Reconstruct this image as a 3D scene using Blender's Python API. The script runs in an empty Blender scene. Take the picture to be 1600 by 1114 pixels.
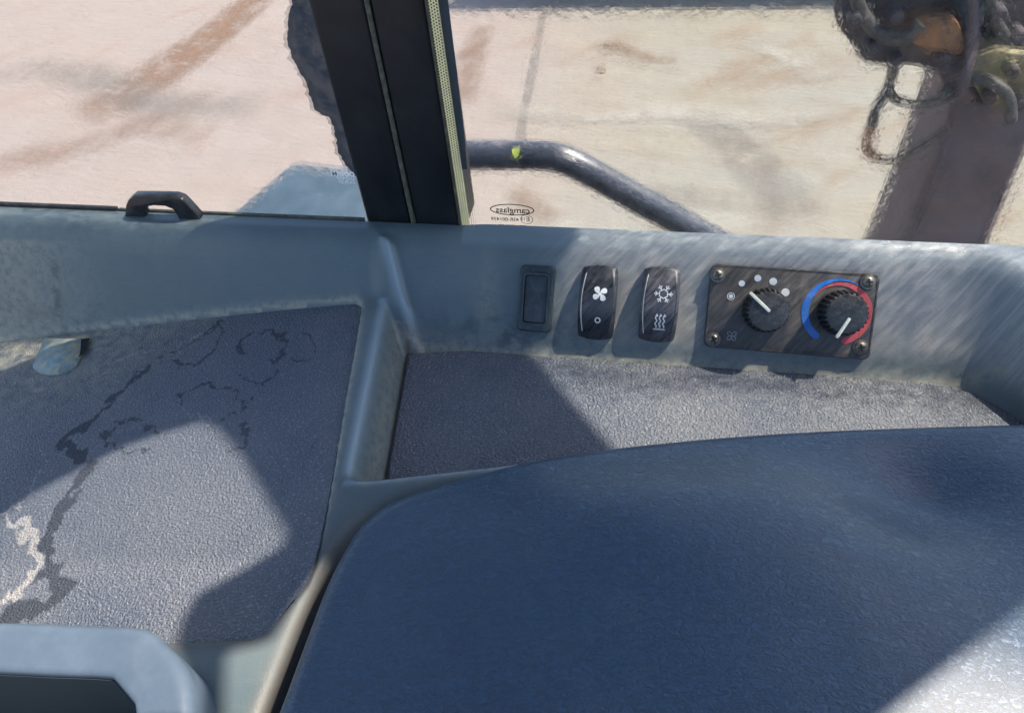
import bpy, bmesh, math, random
import numpy as np
from mathutils import Vector, Matrix, noise
random.seed(4)
sc = bpy.context.scene
COL = sc.collection

# ------------------------------------------------------------------ camera
CAM = np.array([0.0, 0.0, 0.40])                       # 40 cm above the right tray (z = 0)
R = np.array([[0.98460476, -0.06825097, 0.16092005],
              [0.15875766, 0.73439304, -0.65989610],
              [-0.07314002, 0.67528414, 0.73392225]])
FPX = 1164.0
cd = bpy.data.cameras.new('camera'); cam = bpy.data.objects.new('camera', cd); COL.objects.link(cam)
m = Matrix([list(R[0]) + [0], list(R[1]) + [0], list(R[2]) + [0], [0, 0, 0, 1]])
m.translation = Vector(CAM); cam.matrix_world = m
cd.sensor_width = 36; cd.lens = FPX / 1600 * 36; cd.clip_start = 0.01; cd.clip_end = 2000
sc.camera = cam

# ------------------------------------------------------------------ sky and sun
SUN = Vector((0.50, 0.25, 0.80)).normalized()
W = bpy.data.worlds.new('World'); sc.world = W; W.use_nodes = True
wn = W.node_tree.nodes; wl = W.node_tree.links
sky = wn.new('ShaderNodeTexSky'); sky.sky_type = 'NISHITA'; sky.sun_disc = False
sky.sun_elevation = math.asin(SUN.z); sky.sun_rotation = math.atan2(SUN.x, SUN.y)
bgn = wn['Background']; bgn.inputs['Strength'].default_value = 0.15
wl.new(sky.outputs[0], bgn.inputs['Color'])
sl = bpy.data.lights.new('sun', 'SUN'); sl.energy = 5.0; sl.angle = math.radians(0.5); sl.color = (1.0, 0.90, 0.77)
so = bpy.data.objects.new('sun', sl); COL.objects.link(so)
so.rotation_euler = SUN.to_track_quat('Z', 'Y').to_euler(); so.location = (3, 2, 5)
sc.view_settings.view_transform = 'Standard'; sc.view_settings.look = 'None'
sc.view_settings.exposure = 1.02; sc.view_settings.gamma = 1.0
sc.cycles.transparent_max_bounces = 24
sc.cycles.max_bounces = 10

# ------------------------------------------------------------------ geometry helpers
def ray(p):
    d = R @ np.array([p[0] - 800.0, -(p[1] - 557.0), -FPX]); return d / np.linalg.norm(d)
def on_plane(p, P0, n):
    d = ray(p); t = np.dot(np.array(P0) - CAM, n) / np.dot(d, n); return CAM + t * d
def at_z(p, z=0.0): return on_plane(p, (0, 0, z), np.array([0, 0, 1.0]))
def at_y(p, y): return on_plane(p, (0, y, 0), np.array([0, 1.0, 0]))
TILT = math.radians(40)                                 # the switch panel leans back 40 degrees
PN = np.array([0, -math.cos(TILT), math.sin(TILT)]); PV = np.array([0, math.sin(TILT), math.cos(TILT)])
P0 = np.array([0, 0.363, 0.0])
def on_panel(p, off=0.0): return on_plane(p, P0 + PN * off, PN)
def panel_uv(p, off=0.0):
    q = on_panel(p, off); return np.array([q[0], np.dot(q - P0, PV)])
LS, LZ, LX = 0.16, 0.024, -0.205                        # left tray plane
def left_z(x): return LZ + LS * (x - LX)
def on_left(p, off=0.0):
    n = np.array([-LS, 0, 1.0]); n /= np.linalg.norm(n)
    return on_plane(p, (LX, 0, LZ + off), n)

def link(o, parent=None):
    COL.objects.link(o)
    if parent is not None: o.parent = parent
    return o
def mesh_obj(name, verts, faces, mat, parent=None, smooth=False):
    me = bpy.data.meshes.new(name); me.from_pydata([tuple(map(float, v)) for v in verts], [], faces); me.update()
    if smooth: me.polygons.foreach_set('use_smooth', [True] * len(me.polygons))
    if mat: me.materials.append(mat)
    return link(bpy.data.objects.new(name, me), parent)
def bm_obj(name, bm, mat, parent=None, smooth=False):
    bmesh.ops.recalc_face_normals(bm, faces=bm.faces)
    me = bpy.data.meshes.new(name); bm.to_mesh(me); bm.free()
    if smooth:
        me.polygons.foreach_set('use_smooth', [True] * len(me.polygons))
        try: me.set_sharp_from_angle(angle=math.radians(40))
        except Exception: pass
    if mat: me.materials.append(mat)
    return link(bpy.data.objects.new(name, me), parent)
def thing(name, label, cat, M=None, group=None):
    o = bpy.data.objects.new(name, None); COL.objects.link(o); o.empty_display_size = 0.02
    if M is not None: o.matrix_world = M
    tag(o, label, cat, group); return o
def tag(o, label, cat, group=None):
    o['label'] = label; o['category'] = cat
    if group: o['group'] = group
    return o
def bevel(bm, w, seg=3, ang=30):
    es = [e for e in bm.edges if len(e.link_faces) == 2 and e.calc_face_angle(0) > math.radians(ang)]
    bmesh.ops.bevel(bm, geom=es, offset=w, segments=seg, profile=0.5, affect='EDGES', clamp_overlap=True)
def prism(pts, z0, z1, bev=0, seg=3):                   # polygon in local xy, extruded in z
    bm = bmesh.new()
    vs = [bm.verts.new((p[0], p[1], z0)) for p in pts]
    f = bm.faces.new(vs)
    r = bmesh.ops.extrude_face_region(bm, geom=[f])
    for v in [g for g in r['geom'] if isinstance(g, bmesh.types.BMVert)]: v.co.z = z1
    bmesh.ops.recalc_face_normals(bm, faces=bm.faces)
    if bev: bevel(bm, bev, seg)
    return bm
def box(x0, x1, y0, y1, z0, z1, bev=0, seg=3):
    return prism([(x0, y0), (x1, y0), (x1, y1), (x0, y1)], z0, z1, bev, seg)
def rrect(w, h, r, n=6):
    out = []
    for cx, cy, a0 in ((w/2-r, h/2-r, 0), (-w/2+r, h/2-r, 90), (-w/2+r, -h/2+r, 180), (w/2-r, -h/2+r, 270)):
        for k in range(n + 1):
            a = math.radians(a0 + 90*k/n); out.append((cx + r*math.cos(a), cy + r*math.sin(a)))
    return out
def circle(r, n=24, cx=0, cy=0): return [(cx + r*math.cos(2*math.pi*k/n), cy + r*math.sin(2*math.pi*k/n)) for k in range(n)]
def catmull(P, n=8, closed=False):
    P = [np.array(p, float) for p in P]; out = []; N = len(P)
    for i in range(N if closed else N - 1):
        if closed: a, b, c, d = P[i-1], P[i], P[(i+1) % N], P[(i+2) % N]
        else: a, b, c, d = P[max(i-1, 0)], P[i], P[i+1], P[min(i+2, N-1)]
        for k in range(n):
            t = k / n
            out.append(0.5*((2*b) + (-a+c)*t + (2*a-5*b+4*c-d)*t*t + (-a+3*b-3*c+d)*t**3))
    if not closed: out.append(P[-1])
    return out
def tube(path, r, n=16, rfun=None):
    bm = bmesh.new(); rings = []; prev = None
    P = [Vector(p) for p in path]
    for i, p in enumerate(P):
        t = (P[min(i+1, len(P)-1)] - P[max(i-1, 0)]).normalized()
        u = t.orthogonal().normalized() if prev is None else (prev - t*prev.dot(t)).normalized()
        prev = u; v = t.cross(u); rr = r * (rfun(i/(len(P)-1)) if rfun else 1)
        rings.append([bm.verts.new(p + (u*math.cos(2*math.pi*k/n) + v*math.sin(2*math.pi*k/n))*rr) for k in range(n)])
    for a, b in zip(rings, rings[1:]):
        for k in range(n): bm.faces.new((a[k], a[(k+1) % n], b[(k+1) % n], b[k]))
    bm.faces.new(rings[0][::-1]); bm.faces.new(rings[-1])
    return bm
def ribbon(path, w, zf, closed=False, dz=0.0):          # flat print following a surface height zf(x, y)
    P = [np.array(p[:2], float) for p in path]; N = len(P); vs = []; fs = []
    for i in range(N):
        a = P[i-1] if (closed or i > 0) else P[i]; b = P[(i+1) % N] if (closed or i < N-1) else P[i]
        t = (b-a)/(np.linalg.norm(b-a)+1e-12); nn = np.array([-t[1], t[0]])
        ww = w(i/(N-1)) if callable(w) else w
        for s in (1, -1):
            q = P[i] + nn*s*ww/2; vs.append((q[0], q[1], zf(q[0], q[1])+dz))
    for i in range(N if closed else N-1):
        j = (i+1) % N; fs.append((2*i, 2*j, 2*j+1, 2*i+1))
    return vs, fs
def merge(lst):
    V, Fc = [], []
    for v, f in lst:
        o = len(V); V += list(v); Fc += [tuple(i+o for i in q) for q in f]
    return V, Fc
def disc(cx, cy, r, zf, n=20, r0=0.0):
    if r0 == 0:
        v = [(cx, cy, zf(cx, cy))] + [(x, y, zf(x, y)) for x, y in circle(r, n, cx, cy)]
        return v, [(0, k+1, (k+1) % n+1) for k in range(n)]
    v = [(x, y, zf(x, y)) for x, y in circle(r, n, cx, cy)] + [(x, y, zf(x, y)) for x, y in circle(r0, n, cx, cy)]
    return v, [(k, (k+1) % n, n+(k+1) % n, n+k) for k in range(n)]
def flat_poly(pts, zf):                                  # star-shaped about its mean
    c = np.mean(np.array(pts), axis=0)
    v = [(c[0], c[1], zf(*c))] + [(p[0], p[1], zf(p[0], p[1])) for p in pts]; n = len(pts)
    return v, [(0, k+1, (k+1) % n+1) for k in range(n)]
def text_mesh(s, size, bold=0.0, sx=1.0):
    c = bpy.data.curves.new('lettering', 'FONT'); c.body = s; c.size = size; c.align_x = 'CENTER'; c.align_y = 'CENTER'; c.offset = bold
    o = bpy.data.objects.new('lettering', c); COL.objects.link(o)
    me = bpy.data.meshes.new_from_object(o.evaluated_get(bpy.context.evaluated_depsgraph_get()))
    v = [(p.co.x*sx, p.co.y) for p in me.vertices]; f = [tuple(p.vertices) for p in me.polygons]
    bpy.data.objects.remove(o); bpy.data.curves.remove(c); bpy.data.meshes.remove(me)
    return v, f

# ------------------------------------------------------------------ material helpers
class NT:
    def __init__(s, name):
        s.m = bpy.data.materials.new(name); s.m.use_nodes = True; s.t = s.m.node_tree; s.n = s.t.nodes
        s.b = s.n.get('Principled BSDF'); s.out = s.n.get('Material Output')
    def new(s, typ, **kw):
        n = s.n.new(typ)
        for k, v in kw.items(): setattr(n, k, v)
        return n
    def put(s, sock, v):
        if isinstance(v, bpy.types.NodeSocket): s.t.links.new(v, sock)
        elif isinstance(v, (tuple, list)) and len(v) == 3 and sock.type == 'RGBA': sock.default_value = (*v, 1)
        else: sock.default_value = v
    def coord(s, scale=(1, 1, 1), rot=(0, 0, 0)):
        tc = s.new('ShaderNodeTexCoord'); mr = s.new('ShaderNodeMapping'); mp = s.new('ShaderNodeMapping')
        s.t.links.new(tc.outputs['Object'], mr.inputs[0]); mr.inputs['Rotation'].default_value = rot
        s.t.links.new(mr.outputs[0], mp.inputs[0]); mp.inputs['Scale'].default_value = scale
        return mp.outputs[0]
    def noise(s, vec, scale, detail=4, rough=0.55, dist=0.0):
        n = s.new('ShaderNodeTexNoise'); s.put(n.inputs['Vector'], vec); n.inputs['Scale'].default_value = scale
        n.inputs['Detail'].default_value = detail; n.inputs['Roughness'].default_value = rough; n.inputs['Distortion'].default_value = dist
        return n.outputs['Fac']
    def voro(s, vec, scale, feature='F1', rnd=1.0):
        n = s.new('ShaderNodeTexVoronoi', feature=feature); s.put(n.inputs['Vector'], vec); n.inputs['Scale'].default_value = scale
        n.inputs['Randomness'].default_value = rnd
        return n.outputs['Distance']
    def ramp(s, fac, lo, hi, a=0.0, b=1.0):
        n = s.new('ShaderNodeMapRange'); s.put(n.inputs[0], fac); n.interpolation_type = 'SMOOTHSTEP'
        for i, v in enumerate((lo, hi, a, b)): n.inputs[i+1].default_value = v
        return n.outputs[0]
    def mix(s, fac, a, b):
        n = s.new('ShaderNodeMix', data_type='RGBA'); s.put(n.inputs[0], fac); s.put(n.inputs[6], a); s.put(n.inputs[7], b)
        return n.outputs[2]
    def math(s, op, a, b=0.0, clamp=False):
        n = s.new('ShaderNodeMath', operation=op); n.use_clamp = clamp; s.put(n.inputs[0], a); s.put(n.inputs[1], b); return n.outputs[0]
    def attr(s, name):
        n = s.new('ShaderNodeAttribute', attribute_name=name); return n.outputs['Fac']
    def bump(s, h, strength, dist, nrm=None):
        n = s.new('ShaderNodeBump'); s.put(n.inputs['Height'], h); n.inputs['Strength'].default_value = strength; n.inputs['Distance'].default_value = dist
        if nrm is not None: s.t.links.new(nrm, n.inputs['Normal'])
        return n.outputs[0]
    def done(s, col=None, rough=None, nrm=None, spec=None, metal=None):
        if col is not None: s.put(s.b.inputs['Base Color'], col)
        if rough is not None: s.put(s.b.inputs['Roughness'], rough)
        if nrm is not None: s.put(s.b.inputs['Normal'], nrm)
        if spec is not None: s.put(s.b.inputs['Specular IOR Level'], spec)
        if metal is not None: s.put(s.b.inputs['Metallic'], metal)
        return s.m

def mat_console():
    t = NT('console_plastic'); v = t.coord()
    brush = t.noise(t.coord((14, 160, 160)), 6, 5, 0.65)
    blot = t.noise(v, 14, 5, 0.6)
    c = t.mix(t.ramp(blot, 0.35, 0.7), (0.080, 0.115, 0.132), (0.108, 0.142, 0.156))
    c = t.mix(t.math('MULTIPLY', t.ramp(brush, 0.45, 0.75), 0.30), c, (0.15, 0.17, 0.17))
    st = t.noise(t.coord((30, 400, 16), (0, 0, math.radians(-38))), 1.0, 5, 0.62)
    st2 = t.math('MULTIPLY', t.ramp(st, 0.36, 0.74, 0.40, 1.0), t.attr('sun_streak'))
    c = t.mix(t.math('MULTIPLY', st2, 0.62), c, (0.44, 0.40, 0.385))  # diagonal sun streaks of the lit panel, painted into the colour
    sp = t.noise(v, 160, 5, 0.7)
    d = t.math('MULTIPLY', t.attr('dust'), t.ramp(sp, 0.25, 0.62), True)
    c = t.mix(d, c, (0.33, 0.31, 0.235))
    r = t.math('MULTIPLY', t.attr('rust'), t.ramp(sp, 0.15, 0.55), True)
    c = t.mix(r, c, (0.095, 0.070, 0.050))
    c = t.mix(t.attr('painted_sheen'), c, (0.27, 0.36, 0.42))  # pale blue sheen of crest and lips, painted into the colour
    g = t.math('MULTIPLY', t.attr('grime'), t.ramp(t.noise(v, 60, 6, 0.7), 0.42, 0.62), True)
    c = t.mix(g, c, (0.045, 0.062, 0.07))
    rough = t.math('ADD', t.ramp(blot, 0.2, 0.8, 0.33, 0.48), t.math('MULTIPLY', t.attr('rust'), 0.35))
    h = t.noise(v, 900, 3, 0.6)
    nr = t.bump(h, 0.25, 0.0006); nr = t.bump(brush, 0.12, 0.0006, nr)
    return t.done(c, rough, nr, 0.5)
def mat_mat():
    t = NT('grained_mat'); v = t.coord()
    big = t.noise(v, 9, 5, 0.6)
    c = t.mix(t.ramp(big, 0.3, 0.72), (0.074, 0.094, 0.132), (0.126, 0.138, 0.166))
    fine = t.noise(v, 800, 3, 0.65)
    c = t.mix(t.math('MULTIPLY', t.ramp(fine, 0.52, 0.70), 0.5), c, (0.43, 0.40, 0.405))  # pale specks paint the grain's sparkle into the colour
    d = t.math('MULTIPLY', t.attr('dust'), t.ramp(t.noise(v, 120, 6, 0.7), 0.30, 0.66), True)
    c = t.mix(d, c, (0.34, 0.33, 0.26))
    c = t.mix(t.math('MULTIPLY', t.attr('pale'), 0.8), c, (0.44, 0.41, 0.385))
    s = t.math('MULTIPLY', t.attr('stain'), 0.95)
    c = t.mix(s, c, (0.032, 0.040, 0.056))
    g = t.voro(v, 740, 'SMOOTH_F1'); h = t.math('ADD', g, t.noise(v, 1000, 2, 0.5))
    nr = t.bump(h, 0.9, 0.0016)
    return t.done(c, t.math('ADD', t.ramp(fine, 0.3, 0.7, 0.52, 0.38), t.math('MULTIPLY', t.attr('stain'), 0.3)), nr, 0.5)
def mat_seat():
    t = NT('blue_vinyl'); v = t.coord()
    big = t.noise(v, 6, 4, 0.55)
    c = t.mix(t.ramp(big, 0.3, 0.7), (0.011, 0.043, 0.100), (0.018, 0.060, 0.122))
    sp = t.noise(v, 55, 6, 0.7)
    c = t.mix(t.math('MULTIPLY', t.ramp(sp, 0.55, 0.8), 0.10), c, (0.14, 0.18, 0.24))
    warp = t.noise(t.coord((1, 1.7, 1)), 270, 3, 0.55, 1.3)
    warp2 = t.noise(t.coord((1, 1.5, 1), (0, 0, 0.6)), 420, 2, 0.5, 0.8)
    h = t.math('ADD', t.ramp(warp, 0.3, 0.62), t.math('MULTIPLY', warp2, 0.5))
    c = t.mix(t.ramp(h, 0.75, 1.25, 0.0, 0.14), c, (0.060, 0.115, 0.19))
    wv = t.noise(v, 22, 5, 0.65); c = t.mix(t.ramp(wv, 0.52, 0.75, 0.0, 0.22), c, (0.08, 0.12, 0.16))
    nr = t.bump(h, 0.85, 0.0017)
    t.b.inputs['Coat Weight'].default_value = 0.55; t.b.inputs['Coat Roughness'].default_value = 0.36
    return t.done(c, t.ramp(sp, 0.3, 0.8, 0.44, 0.54), nr, 0.4)
def mat_simple(name, col, rough=0.5, var=0.2, scale=40, bump=0.0, dust=None, dustamt=0.0, spec=0.5, metal=0.0, bscale=300):
    t = NT(name); v = t.coord(); nz = t.noise(v, scale, 5, 0.65)
    c = t.mix(t.ramp(nz, 0.3, 0.7), tuple(x*(1-var) for x in col), tuple(min(1, x*(1+var)) for x in col))
    if dust: c = t.mix(t.math('MULTIPLY', t.ramp(t.noise(v, scale*2.3, 6, 0.72), 0.42, 0.72), dustamt), c, dust)
    nr = t.bump(t.noise(v, bscale, 4, 0.6), bump, 0.001) if bump else None
    return t.done(c, t.ramp(nz, 0.2, 0.8, max(0.05, rough-0.08), min(1, rough+0.08)), nr, spec, metal)
def mat_streaky(name, col, dust, amt, rough=0.45):       # dark plastic with dust and painted diagonal sun streaks
    t = NT(name); v = t.coord()
    st = t.noise(t.coord((70, 420, 70), (0, 0, math.radians(-51))), 1.0, 5, 0.65)
    pt = t.noise(v, 60, 5, 0.7); sp = t.noise(v, 1100, 3, 0.7)
    f = t.math('MULTIPLY', t.math('MULTIPLY', t.ramp(st, 0.33, 0.75), t.ramp(pt, 0.25, 0.7, 0.35, 1.0)), amt)
    c = t.mix(f, col, dust); c = t.mix(t.math('MULTIPLY', t.ramp(sp, 0.6, 0.75), amt*0.8), c, dust)
    return t.done(c, t.ramp(st, 0.3, 0.7, rough-0.06, rough+0.15), t.bump(sp, 0.15, 0.0004), 0.5)
def mat_glass(name, seed, clear, wav, bumped=True):
    # rippled zones refract, the zones between let light straight through; only the inner face is uneven
    t = NT(name); t.n.remove(t.b)
    mp = t.coord(); off = t.new('ShaderNodeVectorMath', operation='ADD'); t.put(off.inputs[0], mp); off.inputs[1].default_value = (seed, 0, seed*2.1)
    fl = t.new('ShaderNodeVectorMath', operation='MULTIPLY'); t.t.links.new(off.outputs[0], fl.inputs[0]); fl.inputs[1].default_value = (1, 0, 1)
    v = fl.outputs[0]
    big = t.noise(v, 9, 4, 0.6); rip = t.noise(v, 210, 3, 0.6, 1.0)
    sx_ = t.new('ShaderNodeSeparateXYZ'); t.t.links.new(mp, sx_.inputs[0]); hi = t.ramp(sx_.outputs[2], 0.20, 0.36, 0.0, 0.45)
    rf = t.new('ShaderNodeBsdfRefraction'); rf.inputs['IOR'].default_value = 1.009; rf.inputs['Roughness'].default_value = 0.0
    rf.inputs['Color'].default_value = (0.98, 0.99, 0.985, 1)
    gl = t.new('ShaderNodeBsdfGlossy'); gl.inputs['Roughness'].default_value = 0.08
    if bumped:
        rip2 = t.noise(v, 45, 3, 0.6, 0.6); drops = t.voro(v, 170, 'SMOOTH_F1')
        h = t.math('ADD', t.math('MULTIPLY', rip, 1.0), t.math('MULTIPLY', t.ramp(drops, 0.1, 0.45), 0.35)); h = t.math('ADD', h, t.math('MULTIPLY', rip2, 1.6))
        nr = t.bump(h, 1.0, wav); t.put(rf.inputs['Normal'], nr); t.put(gl.inputs['Normal'], nr)
    tr = t.new('ShaderNodeBsdfTransparent'); tr.inputs['Color'].default_value = (0.98, 0.99, 0.985, 1)
    mx = t.new('ShaderNodeMixShader')
    msk = t.noise(v, 120, 3, 0.6, 1.0); t.put(mx.inputs[0], t.ramp(t.math('SUBTRACT', t.math('ADD', msk, t.math('MULTIPLY', big, 0.5)), hi), clear-0.24, clear+0.16, 0.08, 0.56)); t.t.links.new(tr.outputs[0], mx.inputs[1]); t.t.links.new(rf.outputs[0], mx.inputs[2])
    df = t.new('ShaderNodeBsdfDiffuse'); df.inputs['Color'].default_value = (0.55, 0.52, 0.47, 1)
    m2 = t.new('ShaderNodeMixShader'); t.put(m2.inputs[0], t.ramp(t.noise(v, 40, 7, 0.75), 0.5, 0.8, 0.0, 0.05))
    t.t.links.new(mx.outputs[0], m2.inputs[1]); t.t.links.new(df.outputs[0], m2.inputs[2])
    m3 = t.new('ShaderNodeMixShader'); m3.inputs[0].default_value = 0.015
    t.t.links.new(m2.outputs[0], m3.inputs[1]); t.t.links.new(gl.outputs[0], m3.inputs[2])
    t.t.links.new(m3.outputs[0], t.out.inputs['Surface'])
    return t.m
def mat_ground():
    t = NT('sandy_ground'); v = t.coord()
    dom = t.coord((1.0, 2.6, 1.0), (0, 0, 0.10))
    big = t.noise(dom, 0.55, 6, 0.6, 0.5); mid = t.noise(dom, 2.2, 7, 0.65, 0.4); fine = t.noise(v, 24, 8, 0.75)
    sharp = t.noise(t.coord((1, 3.4, 1), (0, 0, 0.16)), 5.5, 9, 0.72, 0.6)
    c = t.mix(t.ramp(big, 0.38, 0.60), (0.243, 0.225, 0.186), (0.232, 0.225, 0.199))
    c = t.mix(t.ramp(mid, 0.50, 0.70, 0, 0.55), c, (0.190, 0.141, 0.095))
    c = t.mix(t.ramp(mid, 0.44, 0.28, 0, 0.7), c, (0.289, 0.282, 0.247))
    c = t.mix(t.ramp(sharp, 0.54, 0.66, 0, 0.55), c, (0.160, 0.133, 0.107))
    c = t.mix(t.ramp(sharp, 0.44, 0.34, 0, 0.6), c, (0.305, 0.290, 0.247))
    c = t.mix(t.ramp(fine, 0.50, 0.72, 0, 0.5), c, (0.167, 0.141, 0.110))
    trk = t.noise(t.coord((0.8, 3.0, 1), (0, 0, -0.75)), 0.9, 5, 0.6, 0.3); c = t.mix(t.ramp(trk, 0.56, 0.68, 0, 0.65), c, (0.182, 0.125, 0.083))
    sp = t.new('ShaderNodeSeparateXYZ'); t.put(sp.inputs[0], v)
    pink = t.ramp(sp.outputs[0], 0.2, -1.4, 0, 1.0)
    c = t.mix(t.math('MULTIPLY', pink, 0.55), c, (0.282, 0.222, 0.214))
    pink2 = t.ramp(sp.outputs[0], 2.2, 2.9, 0, 0.6); c = t.mix(pink2, c, (0.305, 0.243, 0.243))
    h = t.math('ADD', t.math('MULTIPLY', fine, 0.25), mid)
    return t.done(c, 0.95, t.bump(h, 0.55, 0.10), 0.2)

M_CON = mat_console(); M_MAT = mat_mat(); M_SEAT = mat_seat(); M_GROUND = mat_ground()
M_GLASS_L = [mat_glass('rippled_window_glass_front', 0.0, 0.77, 0.0072), mat_glass('outer_window_glass_front', 0.0, 0.77, 0, False)]
M_GLASS_R = [mat_glass('rippled_window_glass_rear', 3.7, 0.76, 0.0072), mat_glass('outer_window_glass_rear', 3.7, 0.76, 0, False)]
M_BLACK = mat_simple('black_pillar_paint', (0.006, 0.008, 0.011), 0.42, 0.3, 20, 0.05, (0.03, 0.035, 0.04), 0.25)
M_SEAM = mat_simple('dusty_rubber_bead', (0.05, 0.055, 0.045), 0.7, 0.35, 60, 0.3, (0.2, 0.19, 0.13), 0.5)
M_RUBBER = mat_simple('black_rubber', (0.012, 0.013, 0.014), 0.6, 0.3, 80, 0.2, (0.12, 0.11, 0.09), 0.35)
M_LATCH = mat_simple('black_latch_plastic', (0.011, 0.013, 0.018), 0.35, 0.3, 60, 0.1, (0.10, 0.10, 0.10), 0.25)
M_BLANK = mat_simple('dark_grey_switch_plastic', (0.026, 0.038, 0.046), 0.42, 0.25, 90, 0.12, (0.12, 0.13, 0.13), 0.3)
M_ROCK = mat_streaky('black_rocker_plastic', (0.012, 0.017, 0.026), (0.16, 0.15, 0.16), 0.30, 0.30)
M_ROCK2 = mat_streaky('dusty_sun_streaked_rocker_plastic', (0.020, 0.023, 0.032), (0.30, 0.28, 0.30), 0.50, 0.34)
M_PLATE = mat_streaky('dusty_sun_streaked_panel_plate', (0.034, 0.033, 0.033), (0.27, 0.235, 0.212), 0.42, 0.42)
M_KNOB = mat_simple('black_knob_plastic', (0.022, 0.025, 0.029), 0.42, 0.3, 200, 0.1, (0.16, 0.155, 0.15), 0.35)
M_GRIP = mat_simple('black_knob_rubber', (0.010, 0.011, 0.013), 0.45, 0.3, 200, 0.1, (0.12, 0.12, 0.11), 0.3)
M_POINT = mat_simple('ivory_pointer', (0.70, 0.70, 0.60), 0.45, 0.08, 300)
M_PRINT = mat_simple('white_print', (0.62, 0.64, 0.65), 0.5, 0.08, 300)
M_GPRINT = mat_simple('grey_print', (0.32, 0.33, 0.34), 0.5, 0.2, 300)
M_BLUE = mat_simple('blue_print', (0.012, 0.16, 0.58), 0.5, 0.12, 150, 0, (0.25, 0.27, 0.36), 0.4)
M_RED = mat_simple('red_print', (0.48, 0.055, 0.065), 0.5, 0.12, 150, 0, (0.36, 0.26, 0.25), 0.4)
M_SCREW = mat_simple('dull_screw_steel', (0.20, 0.185, 0.16), 0.42, 0.3, 300, 0.1, (0.10, 0.08, 0.06), 0.5, 0.5, 0.7)
M_HOLE = mat_simple('dark_recess', (0.006, 0.006, 0.006), 0.8, 0.2)
M_BAR = mat_simple('pale_grey_housing_plastic', (0.080, 0.112, 0.152), 0.40, 0.10, 12, 0.05, (0.20, 0.24, 0.29), 0.22)
M_BARIN = mat_simple('dark_shade_plastic', (0.026, 0.040, 0.044), 0.8, 0.12, 30, 0.08)
M_RAIL = mat_simple('dark_rail_paint', (0.026, 0.033, 0.050), 0.30, 0.25, 30, 0.10, (0.12, 0.12, 0.14), 0.35)
M_STEEL = mat_simple('dark_weathered_steel', (0.030, 0.027, 0.036), 0.55, 0.4, 9, 0.4, (0.12, 0.085, 0.075), 0.6, bscale=60)
M_POST = mat_simple('purple_grey_steel', (0.075, 0.060, 0.076), 0.6, 0.3, 7, 0.4, (0.13, 0.085, 0.075), 0.6, bscale=60)
M_OCHRE = mat_simple('rusty_ochre_paint', (0.22, 0.105, 0.04), 0.6, 0.4, 11, 0.4, (0.035, 0.032, 0.038), 0.95, bscale=70)
M_BRASS = mat_simple('dusty_yellow_paint', (0.20, 0.17, 0.085), 0.6, 0.5, 9, 0.4, (0.045, 0.042, 0.045), 0.95, bscale=70)
M_BLUEP = mat_simple('blue_grey_paint_and_shade', (0.030, 0.054, 0.080), 0.55, 0.18, 9, 0.25, (0.12, 0.15, 0.17), 0.3, bscale=60)
M_HOSE = mat_simple('rubber_hose', (0.035, 0.036, 0.038), 0.6, 0.3, 30, 0.2, (0.20, 0.17, 0.13), 0.5)
M_RUSTY = mat_simple('rusty_hose_sleeve', (0.22, 0.10, 0.055), 0.7, 0.3, 40, 0.3)
M_ROOFMASK = mat_simple('roof_mask_grey', (0.10, 0.11, 0.115), 0.8, 0.15, 10)
M_SHADOWBLOCK = mat_simple('shadow_block_grey', (0.33, 0.32, 0.30), 0.9, 0.2, 6, 0.4)
M_LEAF = mat_simple('yellow_green_leaf', (0.42, 0.50, 0.08), 0.5, 0.15, 90)
M_TONGUE = mat_simple('pale_weathered_plastic', (0.20, 0.27, 0.28), 0.5, 0.35, 60, 0.2, (0.46, 0.40, 0.22), 0.9)
M_INK = mat_simple('dark_glass_print', (0.03, 0.035, 0.03), 0.6, 0.1)
M_STONE = mat_simple('dark_stone', (0.16, 0.12, 0.09), 0.9, 0.3, 20, 0.4)
def mat_trans(name, col, amount, translucent=False):
    t = NT(name); t.n.remove(t.b)
    d = t.new('ShaderNodeBsdfTranslucent' if translucent else 'ShaderNodeBsdfDiffuse'); d.inputs['Color'].default_value = (*col, 1)
    tr = t.new('ShaderNodeBsdfTransparent'); mx = t.new('ShaderNodeMixShader')
    nz = t.noise(t.coord(), 70, 5, 0.7)
    t.put(mx.inputs[0], t.ramp(nz, 0.25, 0.75, amount-0.18, min(1.0, amount+0.18)))
    t.t.links.new(tr.outputs[0], mx.inputs[1]); t.t.links.new(d.outputs[0], mx.inputs[2]); t.t.links.new(mx.outputs[0], t.out.inputs['Surface'])
    return t.m
M_WPRINT = mat_simple('white_glass_print', (0.92, 0.93, 0.93), 0.6, 0.02)
M_FRINGE = mat_trans('thin_dark_fringe', (0.10, 0.11, 0.12), 0.40)
M_FILM = mat_trans('dark_glass_film', (0.045, 0.060, 0.078), 1.10)
M_SEALS = mat_trans('pale_yellow_seal', (0.92, 0.90, 0.66), 0.82, True)

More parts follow.
